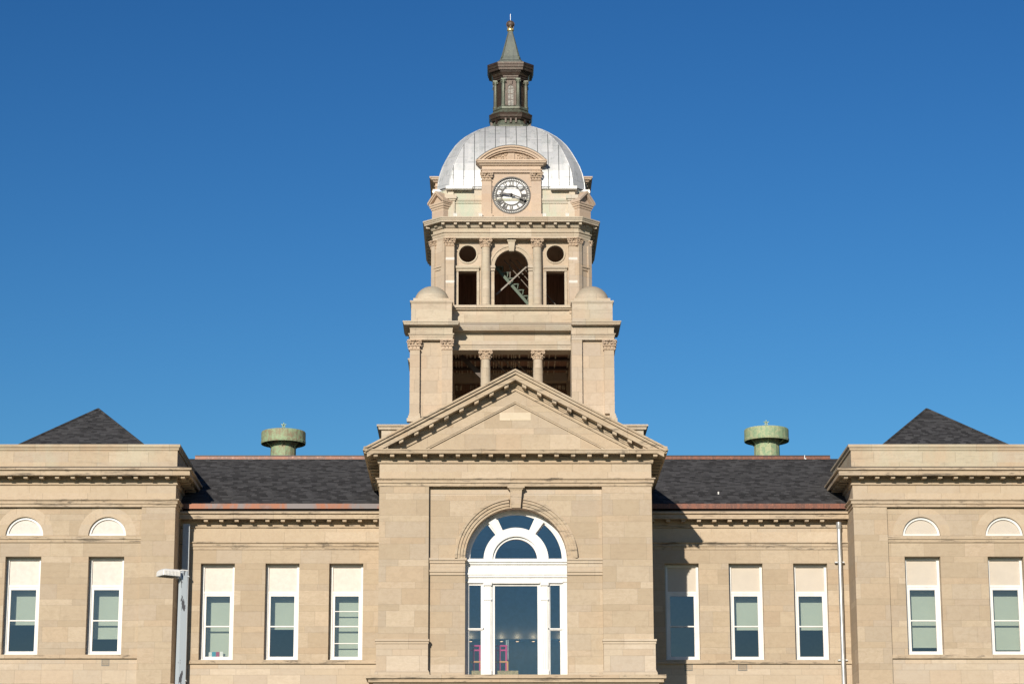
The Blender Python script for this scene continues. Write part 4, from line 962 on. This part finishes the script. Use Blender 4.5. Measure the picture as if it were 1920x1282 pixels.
for o in list(H.children):
    if o.name.startswith('clock_aedicule.') or (o.name.startswith('clock.')):
        if abs(o.rotation_euler.z - PI) > .1:      # the flank dormers carry a low flat cap
            o.location.z -= .12
            for c in list(o.children):
                if c.name.split('.')[0] in ('segmental_pediment', 'carved_tympanum', 'lead_cap'): bpy.data.objects.remove(c)

# ---- dome
prof = [(3.08, 32.98), (3.05, 33.4), (2.97, 33.8), (2.86, 34.15), (2.70, 34.52), (2.53, 34.87), (2.34, 35.2), (2.13, 35.48), (1.91, 35.72), (1.58, 36.01), (1.32, 36.21), (1.06, 36.36), (.90, 36.43)]
fk = .835
m = MB(); m.oct((cT, 19), [(h, h * fk, z) for h, z in prof]); dm = m.build('dome', 'dome', H)
M['gutter'] = simple('white_gutter', (0.78, 0.78, 0.76), .45, .1, var=.2, sc=3)
m = MB(); m.oct((cT, 19), [(3.0, 2.62, 33.0), (3.12, 2.62, 33.03), (3.09, 2.58, 33.06)]); m.build('dome_curb', 'seam', H)
gts = []
for sx in (-1, 1):
    m = MB(); x0_, x1_ = sorted((cT + sx * 1.62, cT + sx * 2.72)); m.sweep([(x0_, 19 - 2.95), (x1_, 19 - 2.95)], [(-.05, 33.06), (.13, 33.05), (.32, 33.04), (.34, 32.92), (.30, 32.89), (.12, 32.91), (.10, 32.96), (-.05, 32.96)]); gts.append(m.build('dome_gutter', 'gutter', H))
spin4(gts, H)
def face_line(k, x, off=.012):
    """polyline up dome face k at sideways position x (local)"""
    R = Matrix.Rotation(k * PI / 2, 3, 'Z'); out = []
    for (h0, z0), (h1, z1) in zip(prof[:-1], prof[1:]):
        if h0 * fk >= abs(x): out.append(R @ Vector((x, -h0 - off, z0)))
        if h0 * fk >= abs(x) > h1 * fk:
            t_ = (h0 * fk - abs(x)) / ((h0 - h1) * fk); out.append(R @ Vector((x, -(h0 + (h1 - h0) * t_) - off, z0 + (z1 - z0) * t_)))
    if prof[-1][0] * fk >= abs(x): out.append(R @ Vector((x, -prof[-1][0] - off, prof[-1][1])))
    return [p + Vector((cT, 19, 0)) for p in out]
for k in range(4):
    for i in range(-6, 6):
        x = .22 + .44 * i; pl = face_line(k, x)
        if len(pl) < 2: continue
        m = MB()
        for a_, b_ in zip(pl[:-1], pl[1:]):
            if (b_ - a_).length > 1e-3: m.cyl(a_, b_, .014, 4)
        if k == 0: m.build('standing_seam', 'seam', dm)
        else:
            if 'acc' not in globals(): acc = MB()
            acc.add(m.v, m.f)
sm = acc.build('standing_seam', 'seam', dm); sm['kind'] = 'stuff'
for sx in (-1, 1):
    for sy in (-1, 1):
        for fl in (0, 1):
            m = MB(); pts = [Vector((cT + sx * (h if fl else h * fk), 19 + sy * (h * fk if fl else h), z)) for h, z in prof]
            for a_, b_ in zip(pts[:-1], pts[1:]): m.cyl(a_, b_, .022, 5)
            m.build('hip_rib', 'dome', dm)

# ---- lantern
LC = (cT, 19)
def octs(name, pr, mat, par): m = MB(); m.oct(LC, pr); return m.build(name, mat, par)
ln = octs('lantern', [(.62, .27, 37.3), (.62, .27, 38.7)], 'bronze', H)
ln['label'] = 'dark copper octagonal lantern with corner columns'
octs('lantern_skirt', [(.96, .52, 36.42), (.96, .52, 36.47), (.86, .46, 36.52), (.70, .38, 36.78), (.70, .38, 36.86)], 'bronze_green', ln)
octs('lantern_base_cornice', [(.80, .42, 36.80), (.84, .44, 36.86), (.88, .47, 36.88), (.90, .48, 36.98), (.93, .50, 37.06), (.90, .48, 37.08)], 'bronze', ln)
octs('lantern_base_slope', [(.88, .47, 37.08), (.72, .36, 37.27)], 'bronze_green', ln)
octs('lantern_torus', [(.72, .36, 37.27), (.76, .38, 37.29), (.76, .38, 37.38), (.71, .35, 37.42), (.66, .30, 37.44)], 'bronze_green', ln)
for k in range(8):
    a = k * PI / 4; 
    m = MB(); R = Matrix.Rotation(a, 3, 'Z')
    for t_ in (-.22, 0.0, .22):
        if abs(t_) > .01 and k % 2: continue
        p = R @ Vector((t_, -.80 if k % 2 == 0 else -.84, 0)); m.obox((LC[0] + p.x, LC[1] + p.y, 36.72), (.07, .14, .20), R)
    m.build('lantern_bracket', 'bronze', ln)
# corner columns of the lantern
for x_, y_ in ((-.30, -.62), (.30, -.62), (.62, -.30), (.62, .30), (.30, .62), (-.30, .62), (-.62, .30), (-.62, -.30)):
    c = (LC[0] + x_ * 1.06, LC[1] + y_ * 1.06)
    m = MB(); m.lathe(c, [(.11, 37.40), (.11, 37.46), (.085, 37.5), (.08, 38.42)], 10); co = m.build('lantern_column', 'bronze_green', ln, smooth=True)
    q = MB(); q.lathe(c, [(.065, 38.42), (.10, 38.60)], 10); q.box(c[0] - .10, c[0] + .10, c[1] - .10, c[1] + .10, 38.60, 38.66)
    for s_ in (-1, 1): q.torus_xz((c[0] + s_ * .08, c[1] - .09, 38.54), .03, .018, seg=8, k=5); q.torus_xz((c[0] + s_ * .08, c[1] + .09, 38.54), .03, .018, seg=8, k=5)
    q.build('capital', 'bronze_green', co)
# arched lantern windows on the four faces
y_ = 19 - .64
m = MB(); m.ribbon([(LC[0] + .175, 37.46)] + arc(LC[0], 38.25, .175, 0, 180, 14) + [(LC[0] - .175, 37.46)], [(LC[0] + .12, 37.46)] + arc(LC[0], 38.25, .12, 0, 180, 14) + [(LC[0] - .12, 37.46)], y_ - .03, y_ + .03)
for z in (37.72, 37.98, 38.23): m.box(LC[0] - .12, LC[0] + .12, y_ - .012, y_ + .03, z - .012, z + .012)
m.box(LC[0] - .010, LC[0] + .010, y_ - .014, y_ + .03, 37.46, 38.36)
m.prism([(LC[0] - .05, 38.40), (LC[0] + .05, 38.40), (LC[0] + .08, 38.58), (LC[0] - .08, 38.58)], y_ - .06, y_ + .03)
m.box(LC[0] - .24, LC[0] - .18, y_ - .02, y_ + .02, 37.46, 38.18); m.box(LC[0] + .18, LC[0] + .24, y_ - .02, y_ + .02, 37.46, 38.18)
lw = m.build('lantern_window', 'bronze', H)
q = MB(); q.prism([(LC[0] - .118, 37.46), (LC[0] + .118, 37.46)] + arc(LC[0], 38.25, .118, 0, 180, 12), y_ - .002, y_ + .019)
q.build('lantern_pane', simple('pale_lantern_glass', (0.42, 0.40, 0.34), .12, var=.5, sc=9, spec=.9), lw)
spin4([lw], H)
octs('lantern_architrave', [(.70, .31, 38.64), (.70, .31, 38.70), (.74, .33, 38.72), (.74, .33, 38.80)], 'bronze', ln)
octs('lantern_frieze', [(.72, .34, 38.76), (.76, .38, 38.80), (.80, .40, 38.90), (.84, .44, 38.93), (.84, .44, 38.98)], 'bronze', ln)
octs('lantern_cornice', [(.84, .46, 38.97), (.93, .51, 38.98), (.94, .52, 39.08), (.97, .54, 39.10), (.98, .55, 39.20), (1.0, .56, 39.22), (1.0, .56, 39.31), (.5, .3, 39.40)], 'bronze', ln)
sp = octs('spire', [(.60, .46, 39.36), (.57, .44, 39.50), (.46, .36, 39.62), (.45, .35, 39.66), (.40, .30, 39.80), (.09, .06, 41.08)], 'spire', H)
m = MB()
for sx in (-1, 1):
    m.ball((cT + sx * .37, 19 - .42, 39.72), .05, seg=8); m.ball((cT + sx * .37, 19 + .42, 39.72), .05, seg=8)
    for sy in (-1, 1): m.cyl((cT + sx * .35, 19 + sy * .45, 39.66), (cT + sx * .06, 19 + sy * .09, 41.06), .014, 5)
m.build('spire_hip', 'bronze_green', sp)
fi = MB(); fi.lathe((cT, 19), [(.10, 41.18), (.15, 41.22), (.15, 41.27), (.10, 41.30), (.08, 41.36), (.10, 41.42)], 14)
for i in range(4):
    a = PI / 4 + i * PI / 2; fi.ball((cT + .13 * math.cos(a), 19 + .13 * math.sin(a), 41.26), .045, seg=8)
fo = fi.build('finial', 'gold', H, smooth=True, label='gilded finial at the tip of the spire')
q = MB(); q.ball((cT, 19, 41.52), .17, seg=16); q.torus_xz((cT, 19, 41.52), .165, .02, seg=20); 
for i in range(4):
    a = i * PI / 2; q.obox((cT + .13 * math.cos(a), 19 + .13 * math.sin(a), 41.38), (.03, .05, .12), Matrix.Rotation(a, 3, 'Z'))
q.build('finial_ball', 'ball', fo, smooth=True)
q = MB(); q.cyl((cT, 19, 41.68), (cT, 19, 42.0), .012, 6); q.build('lightning_rod', 'galv', fo); fo.location.z = -.14

# the stages above were laid out round (0, 19); they stand round (0, 19.3)
for o in set(H.children) - kids0:
    o.location += Vector((0, .3, .045 if o.name.startswith('tower_pier') else .08))

# ================================================================== separate things
# street lamp
LX, LY = -7.54, -30.0
L = thing('street_lamp', 'tall square steel street lamp with peeling blue-grey paint and a white box head', 'street lamp', (LX, LY, 0))
th = math.radians(35); Rz = Matrix.Rotation(th, 3, 'Z')
def lv(mb): mb.v = [tuple(Rz @ Vector(p)) for p in mb.v]
m = MB(); m.rings([[(x * s_, y * s_, z) for x, y in ((-1, -1), (1, -1), (1, 1), (-1, 1))] for s_, z in ((.125, 0), (.066, 10.05))]); lv(m); m.build('pole', 'pole', L)
m = MB(); m.box(-.22, .22, -.22, .22, 0, .06); m.box(-.17, .17, -.17, .17, .06, .12); lv(m); m.build('base_plate', 'galv', L)
m = MB(); m.box(-.072, .072, -.072, .072, 10.05, 10.075); lv(m); m.build('pole_cap', 'lamp_white', L)
m = MB(); m.box(-.15, -.06, -.05, .05, 9.88, 10.03); lv(m); m.build('bracket_arm', 'lamp_white', L)
m = MB()
m.rings([[(x, y, z) for x, y in ((-.57 + i_ * 1.2, -.165 + i_), (-.14 - i_ * .5, -.165 + i_ * .6), (-.14 - i_ * .5, .165 - i_ * .6), (-.57 + i_ * 1.2, .165 - i_))] for i_, z in ((0, 9.90), (0, 9.99), (.02, 10.03), (.05, 10.055))]); lv(m)
hd = m.build('lamp_head', 'lamp_white', L, bevel=.01)
for i in range(12):
    m = MB(); m.box(-.55 + i * .034, -.54 + i * .034, -.18, -.164, 9.905, 10.01); lv(m); m.build('cooling_fin', 'lamp_white', hd)
m = MB(); m.box(-.54, -.20, -.13, .13, 9.893, 9.899)
for i in range(6):
    for j in range(4): m.box(-.525 + i * .055, -.49 + i * .055, -.115 + j * .062, -.08 + j * .062, 9.887, 9.893)
lv(m); m.build('light_panel', simple('led_panel', (0.30, 0.27, 0.22), .4, var=.3, sc=30), hd)

# scaffolding seen through the great window
for gi, (bx, lab) in enumerate(((-.93, 'magenta and orange scaffold tower behind the centre pane of the arched window'), (-1.42, 'magenta and orange scaffold frame behind the left side light of the arched window'))):
    Sx = thing('scaffold', lab, 'scaffolding', (bx, 1.30, 11.0))
    ox = 0.0
    pts = [(.40, 1.26), (.27, 1.18), (.62, 1.26)] if gi == 0 else [(.22, 1.26), (.0, 1.18)]
    for px_, top in pts:
        m = MB(); m.cyl((px_, 0, 0), (px_, 0, top), .034, 8); m.build('upright', 'magenta', Sx)
    x0, x1 = (0.02, .66) if gi == 0 else (-.1, .26)
    for z in (1.26, 1.11):
        m = MB(); m.cyl((x0, .03, z), (x1, .03, z), .032, 8); m.build('cross_bar', 'magenta', Sx)
    m = MB(); m.cyl((x0, -.03, .71), (x1, -.03, .71), .034, 8); m.build('guard_rail', 'orange', Sx)
    m = MB(); m.cyl((x1 + .005, -.04, 0), (x1 + .005, -.04, .73), .034, 8); m.build('guard_post', 'orange', Sx)
    if gi == 0:
        for px_ in (.62, .68):
            m = MB(); m.cyl((px_, .05, .8), (px_, .05, 1.46), .013, 6); m.build('steel_tube', 'galv', Sx)
def osb(x0, x1, z1, lab):
    m = MB(); m.box(x0, x1, .98, 1.00, 11.0, z1); o = m.build('board', 'osb', None, loc=((x0 + x1) / 2, .99, 11.0)); o['label'] = lab; o['category'] = 'board'; o['group'] = 'chipboard offcuts on the window ledge'
osb(-1.52, -1.40, 11.385, 'small chipboard offcut leaning behind the left corner of the arched window')
osb(-1.395, -1.16, 11.385, 'chipboard offcut beside the left mullion pier, in the narrow side light')
osb(-.65, -.43, 11.385, 'shorter chipboard offcut at the bottom of the tall centre pane')
osb(-.425, .09, 11.385, 'longest chipboard offcut at the bottom of the tall centre pane')
# things on the sill of the leftmost centre-left window
def card(x0, x1, z1, mat, lab, name='book', cat='book', g_='items on the window sill'):
    m = MB(); m.box(x0, x1, 6.12, 6.17, 12.43, z1); m.box(x0 + .004, x1 - .004, 6.125, 6.165, z1, z1 + .003); o = m.build(name, mat, None, loc=((x0 + x1) / 2, 6.14, 12.43)); o['label'] = lab; o['category'] = cat; o['group'] = g_
card(-10.92, -10.81, 12.62, 'card', 'pale book standing leftmost on the sill beside the teal one')
card(-10.80, -10.67, 12.63, 'teal', 'teal book standing on the window sill')
card(-10.66, -10.54, 12.63, 'crimson', 'crimson book standing on the window sill')
card(-10.52, -10.41, 12.64, 'card', 'white card with dark band on the sill right of the crimson book', 'card_sign', 'card')
card(-10.40, -10.33, 12.56, 'black', 'small black box at the right end of the window sill', 'box', 'box')
m = MB(); m.box(-11.05, -10.2, 6.02, 6.35, 12.36, 12.43); m.build('inner_sill', 'white', H)
